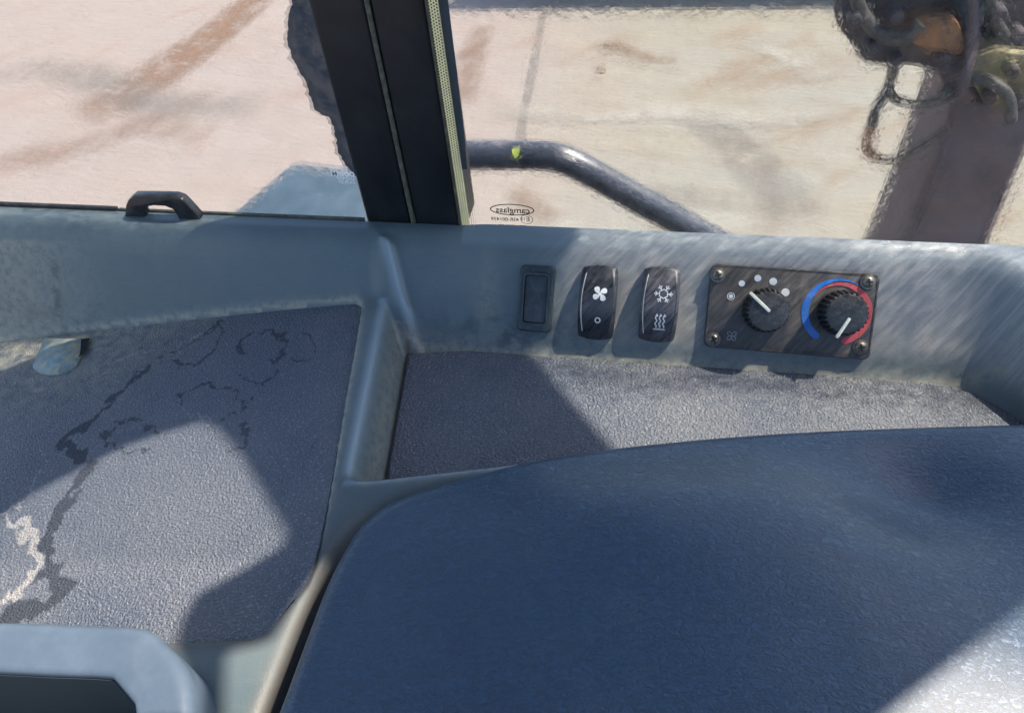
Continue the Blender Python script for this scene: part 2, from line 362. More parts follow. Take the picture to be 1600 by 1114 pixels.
# ------------------------------------------------------------------ ground, added roof mask, cab floor
GZ = -1.9
g = mesh_obj('ground', [(-900, -900, GZ), (900, -900, GZ), (900, 900, GZ), (-900, 900, GZ)], [(0, 1, 2, 3)], M_GROUND); g['kind'] = 'structure'
def curve_plate(name, outer, holes, z0, z1, mat):
    c = bpy.data.curves.new(name, 'CURVE'); c.dimensions = '2D'; c.fill_mode = 'BOTH'; c.extrude = (z1-z0)/2
    for poly in [outer] + holes:
        s = c.splines.new('POLY'); s.points.add(len(poly)-1); s.use_cyclic_u = True
        for p, q in zip(s.points, poly): p.co = (q[0], q[1], 0, 1)
    o = bpy.data.objects.new(name, c); COL.objects.link(o)
    me = bpy.data.meshes.new_from_object(o.evaluated_get(bpy.context.evaluated_depsgraph_get())); bpy.data.objects.remove(o)
    me.name = name; me.materials.clear(); me.materials.append(mat)
    o = link(bpy.data.objects.new(name, me)); o.location.z = (z0+z1)/2; return o
ZR = 0.90
def to_roof(P):
    P = np.array(P, float); t = (ZR - P[2]) / SUN.z; return (P[0] + t*SUN.x, P[1] + t*SUN.y)
def lp(x, y): return to_roof(on_left((x, y)))
def tp(x, y): return to_roof(at_z((x, y)))
sun_gap_front = [lp(-60, 850), lp(60, 765), lp(205, 690), lp(330, 650), lp(362, 662), lp(400, 705), lp(440, 770), lp(472, 822), lp(466, 842), lp(400, 880), lp(335, 915), lp(310, 955), lp(296, 1010), lp(330, 1080), lp(310, 1180), lp(-60, 1240)]  # openings traced back along the sun to shape the lit patches
A1, A2 = np.array(to_roof(on_panel((862, 430)))), np.array(tp(830, 560)); A3 = np.array(tp(950, 695))
A0 = np.array(to_roof((-0.045, 0.418, 0.0645)))
far = A0 + (A0 - A3)*1.0
sun_gap_rear = [tuple(A3 + (A3-A2)*0.6), tuple(A3), tuple(A2), tuple(A1), tuple(A0), (A0[0]-0.03, 0.98), (0.97, 0.98), (0.97, 0.66)]
SZ = 0.088
se1, se2 = np.array(to_roof(at_z((1400, 1114), SZ))), np.array(to_roof(at_z((1600, 960), SZ)))
sd_ = (se2 - se1)
sun_gap_seat = [tuple(se1 - sd_*0.9), tuple(se2 + sd_*0.9), (0.97, 0.50), (0.97, 0.18), (0.62, 0.18)]
sill_a = to_roof((-0.60, 0.411, 0.0645)); sill_b = to_roof((-0.335, 0.412, 0.0645)); sill_c = to_roof((-0.28, 0.425, 0.0645))
sun_gap_sill = [(sill_a[0], sill_a[1]), (sill_b[0], sill_b[1]), (sill_c[0], sill_c[1]+0.004), (sill_c[0]+0.02, 0.92), (sill_a[0], 0.92)]
sun_gap_rim = [lp(*p) for p in ((350, 1022), (425, 1000), (468, 930), (512, 868), (548, 845), (500, 960), (455, 1080), (430, 1200), (345, 1200))]
sun_gap_strip = [lp(*p) for p in ((-60, 532), (110, 524), (240, 512), (120, 545), (40, 585), (-60, 612))]
roof = curve_plate('roof_sun_mask', [(-0.62, -0.35), (1.0, -0.35), (1.0, 1.05), (-0.62, 1.05)], [sun_gap_front, sun_gap_rear, sun_gap_seat, sun_gap_sill, sun_gap_rim, sun_gap_strip], ZR, ZR+0.012, M_ROOFMASK)  # unseen sheet added overhead, its cut-outs shape the sun patches
roof['kind'] = 'structure'  # the added sun mask
fl = bm_obj('cab_floor', box(-0.9, 0.9, -0.5, 0.46, -0.52, -0.48), M_BARIN); fl['kind'] = 'structure'

# ------------------------------------------------------------------ seat outline (plan), used by console too
seat_px = [(388, 1190), (423, 1114), (463, 1010), (501, 912), (530, 854), (560, 810), (600, 779), (658, 756), (730, 736), (830, 712), (950, 693), (1080, 678), (1200, 667), (1330, 658), (1470, 653), (1600, 651), (1750, 653)]
SEAT_EDGE_Z = 0.055
edge = [at_z(p, SEAT_EDGE_Z)[:2] for p in seat_px]
seat_curve = np.array(catmull(edge, 8))
def dist_poly(X, Y, P):                                   # distance to an open polyline, vectorised
    d = np.full(X.shape, 1e9)
    for a, b in zip(P[:-1], P[1:]):
        e = b - a; L = e @ e + 1e-15
        t = np.clip(((X-a[0])*e[0] + (Y-a[1])*e[1])/L, 0, 1)
        d = np.minimum(d, (X-a[0]-t*e[0])**2 + (Y-a[1]-t*e[1])**2)
    return np.sqrt(d)
def sd_line(X, Y, a, b):                                  # positive on the left of a->b
    e = np.array(b) - np.array(a); e = e/np.linalg.norm(e); return -e[1]*(X-a[0]) + e[0]*(Y-a[1])
def inside(X, Y, P):
    r = np.zeros(X.shape, bool); n = len(P)
    for i in range(n):
        a, b = P[i], P[(i+1) % n]
        c = ((a[1] > Y) != (b[1] > Y)) & (X < (b[0]-a[0])*(Y-a[1])/(b[1]-a[1]+1e-15) + a[0]); r ^= c
    return r
def sstep(x, a, b):
    t = np.clip((x-a)/(b-a), 0, 1); return t*t*(3-2*t)
def smin(a, b, k): h = np.clip(0.5+0.5*(b-a)/k, 0, 1); return b*(1-h)+a*h-k*h*(1-h)
def smax(a, b, k): return -smin(-a, -b, k)
def vnoise(X, Y, s, oct=3, seed=0.0):
    out = np.empty(X.size)
    for i, (x, y) in enumerate(zip(X.ravel(), Y.ravel())): out[i] = noise.fractal(Vector((x*s+seed, y*s, seed)), 0.8, 2.0, oct)
    return out.reshape(X.shape)

# ------------------------------------------------------------------ the console: one moulded body
RIBZ = 0.026
lm_top = [on_left(p)[:2] for p in ((-160, 560), (0, 531), (160, 512), (330, 493), (450, 480), (556, 471))]
lm_right = [on_left(p)[:2] for p in ((567, 478), (556, 545), (541, 625), (522, 730), (505, 815), (491, 875), (476, 910))]
lm_bot = [on_left(p)[:2] for p in ((420, 985), (396, 999), (340, 1003), (280, 1006), (150, 1010), (-160, 1040))]
mat_poly = np.array(lm_top + lm_right + lm_bot)
ra, rb = at_z((637, 552))[:2], at_z((604, 748))[:2]       # left edge of the right tray floor
fa, fb = at_z((604, 748), RIBZ)[:2], at_z((832, 722), RIBZ)[:2]
SILLZ = 0.0645
def console_z(X, Y):
    rec_l = -sd_line(X, Y, rb, ra)                        # + inside tray
    rec_f = sd_line(X, Y, fa, fb) + 0.05*sstep(X, -0.05, 0.06)
    tl = (rec_l + 0.017)/0.017; tf = (rec_f + 0.001)/0.010
    t = np.clip(smin(tl, tf, 0.55), 0, 1); t = t*t*(3-2*t)
    wl = sstep(X, -0.145, -0.20)
    ribz = RIBZ*(1-wl) + wl*(left_z(X)+0.003)
    base = ribz*(1-t) - 0.002*t
    inm = inside(X, Y, mat_poly); dm = dist_poly(X, Y, np.vstack([mat_poly, mat_poly[:1]])); sdm = np.where(inm, -dm, dm)
    base = base - 0.0065*sstep(-sdm, -0.0012, 0.0022)
    # switch panel, with the right end wall sweeping round towards the seat
    yb = 0.363 - 13.0*np.maximum(0, X-0.198)**2
    sl = 26.0*np.maximum(0, X-0.198); nrm = np.sqrt(1+sl*sl)
    lean = 1.192*(1 + 0.9*sstep(sl, 0.2, 2.0))
    pr = (Y-yb)/nrm*lean
    # left panel: steeper, its foot follows the left mat
    ymat = np.interp(X, [p[0] for p in lm_top], [p[1] for p in lm_top])
    ytop = 0.4165; zl = left_z(X)
    pl_ = zl + (Y-ymat)*(SILLZ-zl)/np.maximum(ytop-0.004-ymat, 0.012)
    # crest between the two panels: the left one stands 9 mm proud
    crest = np.interp(Y, [0.355, 0.384, 0.418], [-0.152, -0.172, -0.188])
    s = sstep(X, crest+0.004, crest-0.008)
    pr_left = (Y-0.355)*1.192
    s2 = sstep(X, -0.183, -0.200)
    p = pr*(1-s) + (pr_left*(1-s2)+pl_*s2)*s
    z = smax(base, p, 0.007)
    z = smin(z, SILLZ + 0.002*sstep(X, -0.135, -0.11), 0.012)
    ridge = np.exp(-((X-crest+0.001)/0.0042)**2)*sstep(Y, 0.372, 0.380)*sstep(Y, 0.4165, 0.408)
    z = z + 0.0070*ridge
    ds = dist_poly(X, Y, seat_curve)                      # edge rolls down to the gap beside the seat
    isin = inside(X, Y, np.vstack([seat_curve, [[0.9, -0.3], [-0.3, -0.3]]]))
    sds = np.where(isin, -ds, ds)
    z = z - 0.030*sstep(sds, 0.026, -0.002)**2 * sstep(X, -0.06, -0.13) - 0.12*sstep(sds, 0.004, -0.012)
    well = np.array([at_z(p, 0.03)[:2] for p in ((-300, 1050), (225, 1055), (262, 1090), (262, 1400), (-300, 1400))])   # open well inside the bin
    z = np.where(inside(X, Y, well), z-0.30, z)
    return z, sdm, rec_l, rec_f, sds, ymat
nx, ny = 560, 250
xs = np.linspace(-0.66, 0.36, nx); ys = np.linspace(0.0, 0.428, ny)
X, Y = np.meshgrid(xs, ys)
Z, SDM, RL, RF, SDS, YM = console_z(X, Y)
def grid_obj(name, X, Y, Z, mat, parent, attrs):
    n1, n0 = X.shape; V = np.stack([X, Y, Z], -1).reshape(-1, 3)
    i = np.arange(n1*n0).reshape(n1, n0); Fq = np.stack([i[:-1, :-1], i[:-1, 1:], i[1:, 1:], i[1:, :-1]], -1).reshape(-1, 4)
    me = bpy.data.meshes.new(name); me.vertices.add(len(V)); me.vertices.foreach_set('co', V.ravel())
    me.loops.add(Fq.size); me.loops.foreach_set('vertex_index', Fq.ravel().astype(np.int32))
    me.polygons.add(len(Fq)); me.polygons.foreach_set('loop_start', np.arange(0, Fq.size, 4, dtype=np.int32))
    me.polygons.foreach_set('use_smooth', np.ones(len(Fq), bool)); me.update(calc_edges=True)
    for k, a in attrs.items():
        at = me.attributes.new(k, 'FLOAT', 'POINT'); at.data.foreach_set('value', np.clip(a, 0, 1).ravel().astype(np.float32))
    me.materials.append(mat); return link(bpy.data.objects.new(name, me), parent)
console = thing('side_console', 'blue grey moulded plastic console under the windows, dusty, with two recessed trays', 'console', Matrix.Translation((0, 0, 0)))
on_pan = sstep(Z, 0.006, 0.02)*sstep(X, -0.12, -0.02)
sun_streak = on_pan*sstep(X, -0.09, -0.03)
dust = 1.6*np.exp(-np.maximum(SDM, 0)/0.0020)*sstep(Y, 0.16, 0.24)*(SDM > -0.001)*np.where(Y > YM-0.006, 0.55, 1.0)*(Z < left_z(X)+0.008)                    # pale rim round the left mat
foot = np.abs(Y-0.362); dust = np.maximum(dust, 0.75*np.exp(-foot/0.006)*(X > -0.17)*(X < 0.24))
dust = np.maximum(dust, 0.6*np.exp(-np.abs(RL+0.006)/0.006)*(Y < 0.37)*(RF > 0.004))
dust = np.maximum(dust, 0.55*np.exp(-np.abs(RF+0.001)/0.002)*(RL > -0.01)*(X < 0.0))
dust = np.maximum(dust, 0.55*np.exp(-((X+0.108)**2/0.010**2)) * np.exp(-(Y-0.385)**2/0.02**2)*0.6)     # beside the blank cover
dust = np.maximum(dust, 0.55*sstep(Y, 0.345, 0.37)*sstep(X, -0.40, -0.52)*(Z < 0.05))
dust = np.maximum(dust, 0.30*sstep(X, 0.0, 0.08)*on_pan*sstep(Y, 0.395, 0.37))
dust = np.maximum(dust, 0.10*sstep(X, -0.25, -0.4)*(Z > 0.045))
dust = np.maximum(dust, 0.42*np.exp(-((X-0.0)/0.06)**4)*np.exp(-((Z-0.022)/0.022)**2)*(Y > 0.365))
rust = 0.95*np.exp(-np.abs(RL-0.0005)/0.0016)*(RF > -0.002)*(Y < 0.362)
rust = np.maximum(rust, 0.95*np.exp(-np.maximum(SDM, 0)/0.004)*sstep(Y, 0.20, 0.15)*(SDM > -0.003))
rust = np.maximum(rust, 0.8*sstep(SDS, 0.030, 0.010)*sstep(Y, 0.23, 0.15))
rust = np.maximum(rust, 0.5*np.exp(-((X-0.265)/0.03)**2)*sstep(Z, 0.03, 0.004)*(Y > 0.28))
gr = np.exp(-((X+0.09)/0.05)**2)*np.exp(-((Y-0.372)/0.012)**2)*0.9
gr = np.maximum(gr, 0.5*sstep(X, -0.38, -0.46)*np.exp(-np.abs(Y-YM-0.006)/0.007))
gr = np.maximum(gr, 0.9*np.exp(-((X + 0.475 - 0.25*(Y-0.38))/0.006)**2)*(Y < 0.402)*(Y > YM))          # run mark on the left panel
crestX = np.interp(Y, [0.355, 0.384, 0.418], [-0.152, -0.172, -0.188])
painted_sheen = 0.75*np.exp(-((X-crestX+0.001)/0.0042)**2)*sstep(Y, 0.368, 0.378)*sstep(Y, 0.418, 0.406)
painted_sheen = np.maximum(painted_sheen, 0.65*np.exp(-((RL+0.0165)/0.0032)**2)*(Y < 0.380)*sstep(RF, 0.0, 0.01))
painted_sheen = np.maximum(painted_sheen, 0.45*np.exp(-((RF+0.001)/0.0022)**2)*(RL > -0.018)*(X < 0.0))
painted_sheen = np.maximum(painted_sheen, 0.25*sstep(Z, 0.057, 0.062)*(X > -0.13))
grid_obj('console_body', X, Y, Z, M_CON, console, dict(dust=dust, rust=rust, grime=gr, sun_streak=sun_streak, painted_sheen=painted_sheen))

def resample(P, n):
    P = np.array(P); L = np.r_[0, np.cumsum(np.linalg.norm(np.diff(P, axis=0), axis=1))]
    t = np.linspace(0, L[-1], n); return np.stack([np.interp(t, L, P[:, 0]), np.interp(t, L, P[:, 1])], 1)
def coons(top, right, bot, left, nu, nv):                 # top: l->r, bot: l->r, left: t->b, right: t->b
    T, B, Lf, Rt = resample(top, nu), resample(bot, nu), resample(left, nv), resample(right, nv)
    u = np.linspace(0, 1, nu)[None, :, None]; v = np.linspace(0, 1, nv)[:, None, None]
    S = (1-v)*T[None] + v*B[None] + (1-u)*Lf[:, None] + u*Rt[:, None]
    S -= (1-u)*(1-v)*T[0] + u*(1-v)*T[-1] + (1-u)*v*B[0] + u*v*B[-1]
    return S[..., 0], S[..., 1]
def skirted(X, Y, Zf, d=0.0055):                           # adds a rounded rim and a skirt round a sheet
    def pad(A): return np.pad(A, 1, mode='edge')
    X2, Y2 = pad(X), pad(Y); Z2 = pad(Zf); Z2[0] -= d; Z2[-1] -= d; Z2[:, 0] -= d; Z2[:, -1] -= d
    Z2[1, :] -= 0.0; return X2, Y2, Z2
# left mat with its stains
topc = catmull(lm_top, 8); rightc = catmull([lm_top[-1]] + lm_right + [(np.array(lm_right[-1])*0.45+np.array(lm_bot[0])*0.55)], 8)
botc = catmull([lm_bot[-1], lm_bot[-2], lm_bot[-3], lm_bot[-4], lm_bot[1], lm_bot[0], (np.array(lm_right[-1])*0.45+np.array(lm_bot[0])*0.55)], 8)
leftc = [lm_top[0], lm_bot[-1]]
MX, MY = coons(topc, rightc, botc, leftc, 520, 400)
cxm, cym = MX.mean(), MY.mean()
MZ = left_z(MX) - 0.001
jx = vnoise(MX, MY, 90, 4, 2.3)*0.0055; jy = vnoise(MX, MY, 90, 4, 7.9)*0.0055
JX, JY = MX + jx, MY + jy
fat = vnoise(MX, MY, 55, 3, 4.4)
def px_line(pts): return np.array([on_left(p)[:2] for p in pts])
stain = np.zeros(MX.shape); pale = np.zeros(MX.shape)
def draw(A, pts, w, amt=1.0, gate=None):
    d = dist_poly(JX, JY, px_line(pts)); ww = 1.12*w*(1+0.9*fat)
    v = amt*sstep(d, ww*1.25, ww*0.75)
    if gate is not None: v = v*gate
    np.maximum(A, v, out=A)
broken = sstep(vnoise(MX, MY, 150, 3, 9.1), -0.42, -0.18)
draw(stain, [(350, 500), (325, 520), (290, 540), (250, 560)], 0.0012, 0.8, broken)
draw(stain, [(232, 574), (205, 590), (190, 608), (160, 640), (135, 662)], 0.0022, 0.9)
draw(stain, [(135, 662), (112, 672), (92, 690), (112, 700), (126, 716)], 0.0026, 0.95)
draw(stain, [(140, 722), (128, 742), (112, 764), (98, 786)], 0.0048, 0.95)
draw(stain, [(98, 786), (86, 810), (76, 838), (72, 868), (66, 892)], 0.0034, 0.95)
draw(stain, [(66, 892), (88, 905), (100, 922), (84, 940), (60, 948), (20, 955)], 0.0052, 0.95)
def ell(cx, cy, rx, ry, a0=0, a1=360): return [(cx+rx*math.cos(math.radians(a)), cy+ry*math.sin(math.radians(a))) for a in np.linspace(a0, a1, 30)]
draw(stain, ell(412, 540, 38, 24, 150, 430), 0.00135, 0.95, broken)
draw(stain, ell(474, 540, 20, 18, -140, 130), 0.0010, 0.9, broken)
draw(stain, ell(402, 578, 30, 18, -60, 160), 0.0011, 0.9, broken)
draw(stain, [(268, 566), (300, 570), (335, 548), (350, 520), (346, 498)], 0.00135, 0.9, broken)
draw(stain, ell(328, 628, 46, 28, 170, 372), 0.00135, 0.95, broken)
draw(stain, [(372, 628), (392, 622), (375, 640), (345, 656)], 0.0010, 0.9, broken)
draw(stain, ell(205, 680, 40, 26, 0, 360), 0.00135, 0.9, broken)
draw(stain, [(372, 662), (388, 678), (384, 694), (362, 704)], 0.0010, 0.8, broken)
draw(stain, [(515, 668), (490, 690), (480, 705)], 0.0008, 0.6, broken)
for pts, w, a in (([(62, 700), (72, 725), (55, 745), (48, 770)], 0.0006, 0.5), ([(48, 770), (30, 790), (6, 800)], 0.0010, 0.7), ([(6, 800), (40, 825), (52, 850), (60, 880)], 0.0022, 0.85), ([(58, 872), (38, 905), (18, 930), (-20, 950)], 0.0028, 0.8),
                  (ell(60, 598, 18, 9), 0.0005, 0.5), ([(330, 512), (290, 530), (262, 552), (272, 566)], 0.0005, 0.5), ([(240, 545), (190, 560), (150, 590)], 0.0005, 0.5), (ell(328, 628, 44, 27, 90, 180), 0.0005, 0.45), (ell(205, 680, 38, 25, 100, 200), 0.0005, 0.45)):
    draw(pale, pts, w, a)
mdust = 0.75*sstep(MX, -0.30, -0.46)*sstep(MY, 0.24, 0.35) + 0.55*np.exp(-np.maximum(0, np.interp(MX, [p[0] for p in lm_top], [p[1] for p in lm_top])-MY)/0.02)*sstep(MX, -0.28, -0.36)
X2, Y2, Z2 = skirted(MX, MY, MZ)
o = grid_obj('tray_mat', X2, Y2, Z2, M_MAT, console, dict(stain=np.pad(stain, 1, mode='edge'), pale=np.pad(pale, 1, mode='edge'), dust=np.pad(mdust, 1, mode='edge')))
o['label'] = 'large grained tray mat marked with dried water stains'
# right mat
e0 = np.array(ra) + (np.array(rb)-np.array(ra))*0.004
yfront = np.array(rb)
rt = [ra + np.array([0.0012, -0.002])] + [np.array((x, 0.3605 - 13.0*max(0, x-0.198)**2)) for x in np.linspace(-0.12, 0.325, 40)]
rbm = [np.array(rb) + np.array([0.0012, -0.006]), np.array([0.0, 0.22]), np.array([0.33, 0.13])]
QX, QY = coons(rt, [rt[-1], rbm[-1]], rbm, [rt[0], rbm[0]], 260, 120)
QZ = np.full(QX.shape, 0.0015)
X2, Y2, Z2 = skirted(QX, QY, QZ)
zz = np.zeros(X2.shape)
d2 = 0.10*sstep(X2, -0.08, 0.02)+0.12*np.exp(-np.abs(Y2-0.36)/0.006)
o = grid_obj('tray_mat', X2, Y2, Z2, M_MAT, console, dict(stain=zz, pale=zz, dust=np.clip(d2, 0, 0.6)))
o['label'] = 'smaller grained mat lying below the switches'
# scooped drain at the foot of the left panel
tc_ = on_left((92, 548)); tip = on_left((82, 580))
tongue = catmull([on_left(p, 0.002) for p in ((70, 528), (58, 555), (52, 575), (80, 583), (112, 572), (124, 552), (126, 530))], 5)
vs = [tuple(p) for p in tongue]; c0 = np.mean(np.array(vs), 0) + np.array([0, 0, 0.004])
V = [tuple(c0)] + vs; Fc = [(0, k+1, k+2) for k in range(len(vs)-1)] + [(0, len(vs), 1)]
base = len(V); V += [(p[0], p[1], p[2]-0.006) for p in vs]
Fc += [(k+1, base+k, base+k+1, k+2) for k in range(len(vs)-1)]
mesh_obj('drain_lip', V, Fc, M_TONGUE, console, True)
hole = catmull([on_left(p, 0.0015) for p in ((112, 531), (111, 556), (118, 562), (132, 548), (140, 528))], 5)
c0 = np.mean(np.array(hole), 0); mesh_obj('drain_hole', [tuple(c0)] + [tuple(p) for p in hole], [(0, k+1, k+2) for k in range(len(hole)-1)] + [(0, len(hole), 1)], M_HOLE, console)

# ------------------------------------------------------------------ things fixed to the sloping panel
RX = Matrix.Rotation(math.radians(50), 4, 'X')
def panel_matrix(px, off=0.0, rz=-0.018):
    P = P0 + PV*panel_uv(px, off)[1]; P[0] = panel_uv(px, off)[0]
    return Matrix.Translation(Vector(P)) @ RX @ Matrix.Rotation(rz, 4, 'Z')
# blank switch cover
t = thing('blank_switch_cover', 'plain dark grey rectangular switch blank, leftmost of the row of switches', 'switch cover', panel_matrix((838, 467)))
bm_obj('bezel', prism(rrect(0.0252, 0.0475, 0.0035), -0.004, 0.0032, 0.0012), M_BLANK, t, True)
bm_obj('blank_plate', prism(rrect(0.0164, 0.0344, 0.0022), 0.0031, 0.0042, 0.0006), M_BLANK, t, True)
bm = bmesh.new()
def ring_prism(outer, inner, z0, z1):
    bm = bmesh.new(); n = len(outer)
    L = [[bm.verts.new((p[0], p[1], z)) for p in ring] for ring, z in ((outer, z0), (outer, z1), (inner, z1), (inner, z0))]
    for a in range(4):
        A, B = L[a], L[(a+1) % 4]
        for k in range(n): bm.faces.new((A[k], A[(k+1) % n], B[(k+1) % n], B[k]))
    return bm
bm_obj('rim', ring_prism(rrect(0.0190, 0.0370, 0.003), rrect(0.0166, 0.0346, 0.0023), 0.003, 0.0060), M_BLANK, t, True)
# rocker switches
RW, RH = 0.0262, 0.0485
def rock_z(x, y):
    b = 0.0130 - 0.0075*(abs(y)/(RH/2))**2.2
    e = max(0.0, abs(x)-RW/2*0.76)/(RW/2*0.24)
    return b - 0.0022*e**1.6
def make_rocker(mat):
    n1, n2 = 25, 33; V = []; Fc = []
    for j in range(n2):
        y = -RH/2 + RH*j/(n2-1)
        wx = RW/2*(0.93 + 0.07*(1-abs(2*j/(n2-1)-1)**2.5))
        for i in range(n1):
            s = 2*i/(n1-1)-1; bow = 0.0022*(1-s*s)*(1 if y > 0 else -1)*(abs(y)/(RH/2))**6
            V.append((s*wx, y+bow, rock_z(s*RW/2, y)))
    for j in range(n2-1):
        for i in range(n1-1): a = j*n1+i; Fc.append((a, a+1, a+n1+1, a+n1))
    border = [i for i in range(n1)] + [j*n1+n1-1 for j in range(1, n2)] + [(n2-1)*n1+i for i in range(n1-2, -1, -1)] + [j*n1 for j in range(n2-2, 0, -1)]
    b0 = len(V); V += [(V[i][0], V[i][1], -0.004) for i in border]; nb = len(border)
    Fc += [(border[k], b0+k, b0+(k+1) % nb, border[(k+1) % nb])[::-1] for k in range(nb)]
    bm = bmesh.new(); vv = [bm.verts.new(v) for v in V]
    for f in Fc: bm.faces.new([vv[i] for i in f])
    bmesh.ops.recalc_face_normals(bm, faces=bm.faces)
    es = [e for e in bm.edges if len(e.link_faces) == 2 and e.calc_face_angle(0) > math.radians(55)]
    bmesh.ops.bevel(bm, geom=es, offset=0.0010, segments=3, profile=0.5, affect='EDGES')
    return bm
zi = lambda x, y: rock_z(x, y) + 0.00025
def edge_lines(t):
    for s in (-1, 1):
        path = [(s*(RW/2*0.80 + 0.0006 - 0.0020*(y/(RH/2*0.86))**2), y) for y in np.linspace(-RH/2*0.84, RH/2*0.84, 20)]
        bm = tube([(x, y, rock_z(x, y)) for x, y in path], 0.00042, 6); bm_obj('edge_ridge', bm, M_GPRINT if s < 0 else M_BLANK, t, True)
def fan_blades(cx, cy, r):
    out = []
    for k in range(4):
        a = math.radians(90*k + 20); pts = []
        for q in range(18):
            ph = 2*math.pi*q/18
            lx, ly = 0.56*r + 0.44*r*math.cos(ph), 0.20*r + 0.46*r*math.sin(ph)*(0.75+0.25*math.cos(ph))
            pts.append((cx+lx*math.cos(a)-ly*math.sin(a), cy+lx*math.sin(a)+ly*math.cos(a)))
        out.append(flat_poly(pts, zi))
    out.append(disc(cx, cy, 0.22*r, zi)); return merge(out)
t = thing('rocker_switch', 'black rocker switch with a white fan symbol above a small ring', 'switch', panel_matrix((934, 473), 0.004), 'rocker switches on the console')
bm_obj('rocker', make_rocker(None), M_ROCK, t, True); edge_lines(t)
v, f = fan_blades(0.0015, 0.0068, 0.0054); mesh_obj('fan_symbol', v, f, M_PRINT, t)
v, f = disc(0.0012, -0.0118, 0.0021, zi, 24, 0.0013); mesh_obj('off_symbol', v, f, M_PRINT, t)
t = thing('rocker_switch', 'dusty rocker switch with a white snowflake above three wavy heat arrows', 'switch', panel_matrix((1030, 476), 0.004), 'rocker switches on the console')
bm_obj('rocker', make_rocker(None), M_ROCK2, t, True); edge_lines(t)
L = []; cx, cy, r = 0.0020, 0.0080, 0.0064
for k in range(6):
    a = math.radians(60*k); d = np.array([math.cos(a), math.sin(a)]); c = np.array([cx, cy])
    L.append(ribbon([c+d*r*0.45, c+d*r], 0.00075, zi))
    for s in (-1, 1):
        b = math.radians(60*k + s*45); L.append(ribbon([c+d*r*0.62, c+d*r*0.62+np.array([math.cos(b), math.sin(b)])*r*0.34], 0.0006, zi))
L.append(ribbon([(cx+r*0.48*math.cos(math.radians(60*k+30)), cy+r*0.48*math.sin(math.radians(60*k+30))) for k in range(6)], 0.00075, zi, True))
v, f = merge(L); mesh_obj('snowflake_symbol', v, f, M_PRINT, t)
L = [ribbon([(-0.0030, -0.0168), (0.0052, -0.0168)], 0.0009, zi)]
for k in range(3):
    x0 = -0.0014 + 0.0026*k
    L.append(ribbon([(x0+0.0006*math.sin(q*1.35), -0.0158+0.0086*q/10) for q in range(11)], 0.0008, zi))
    L.append(flat_poly([(x0-0.0011+0.0003, -0.0076), (x0+0.0011+0.0003, -0.0076), (x0+0.0003, -0.0055)], zi))
v, f = merge(L); mesh_obj('heat_symbol', v, f, M_PRINT, t)

# climate control panel
PW, PH, PT = 0.1092, 0.0578, 0.0045
pc = (1234.5, 486.5)
panM = panel_matrix(pc, PT)
pnl = thing('climate_control_panel', 'dusty black heater control plate with two ribbed knobs and blue and red arcs', 'control panel', panM)
Rz = -0.018
c_uv = panel_uv(pc, PT)
def loc(px, off):                                         # panel point in the plate's own axes
    d = panel_uv(px, off) - c_uv; c, s = math.cos(-Rz), math.sin(-Rz)
    return np.array([d[0]*c - d[1]*s, d[0]*s + d[1]*c])
def ch_rect(w, h, r): return rrect(w, h, r, 5)
bm_obj('plate', prism(ch_rect(PW, PH, 0.0045), -0.003, PT, 0.0009, 2), M_PLATE, pnl, True)
bm_obj('plate_rim', ring_prism(ch_rect(PW-0.0016, PH-0.0016, 0.004), ch_rect(PW-0.0030, PH-0.0030, 0.0072), PT-0.0005, PT+0.0003), M_PLATE, pnl, True)
zp = lambda x, y: PT + 0.0003
KH = 0.0165
def knob(px, ptr0, ptr1, lab):
    c = loc(px, PT + KH)
    ko = bm_obj('knob', prism(circle(0.0128, 40), PT, PT+KH, 0.0008, 2), M_KNOB, pnl, True); ko.location = (c[0], c[1], 0); ko['label'] = lab
    N = 26; bm = bmesh.new()                               # fluted skirt
    def prof(z, rr, dep):
        ring = []
        for k in range(N*6):
            a = 2*math.pi*k/(N*6); q = (k % 6)/6.0; ring.append(bm.verts.new(((rr - dep*(0 if 0.2 < q < 0.8 else 1))*math.cos(a), (rr - dep*(0 if 0.2 < q < 0.8 else 1))*math.sin(a), z)))
        return ring
    rings = [prof(PT+0.0004, 0.0152, 0.0014), prof(PT+0.003, 0.0152, 0.0014), prof(PT+KH-0.0028, 0.0143, 0.0014), prof(PT+KH-0.0010, 0.0137, 0.0008), prof(PT+KH-0.0006, 0.0127, 0.0)]
    for A, B in zip(rings, rings[1:]):
        n = len(A)
        for k in range(n): bm.faces.new((A[k], A[(k+1) % n], B[(k+1) % n], B[k]))
    bm_obj('grip', bm, M_GRIP, ko)
    a, b = loc(ptr0, PT+KH+0.001) - c, loc(ptr1, PT+KH+0.001) - c
    d = (b-a)/np.linalg.norm(b-a); L = np.linalg.norm(b-a)
    bmp = prism(rrect(L, 0.0021, 0.0008, 3), PT+KH-0.0006, PT+KH+0.0014, 0.0004, 2)
    bmesh.ops.rotate(bmp, verts=bmp.verts, cent=(0, 0, 0), matrix=Matrix.Rotation(math.atan2(d[1], d[0]), 3, 'Z'))
    bmesh.ops.translate(bmp, verts=bmp.verts, vec=((a+b)/2)[0:1].tolist() + ((a+b)/2)[1:2].tolist() + [0])
    bm_obj('pointer', bmp, M_POINT, ko, True)
knob((1201, 487), (1203, 487), (1172, 457), 'fan speed knob with its ivory pointer turned up')
knob((1324, 491), (1328, 497), (1307, 528), 'temperature knob with its ivory pointer turned down')
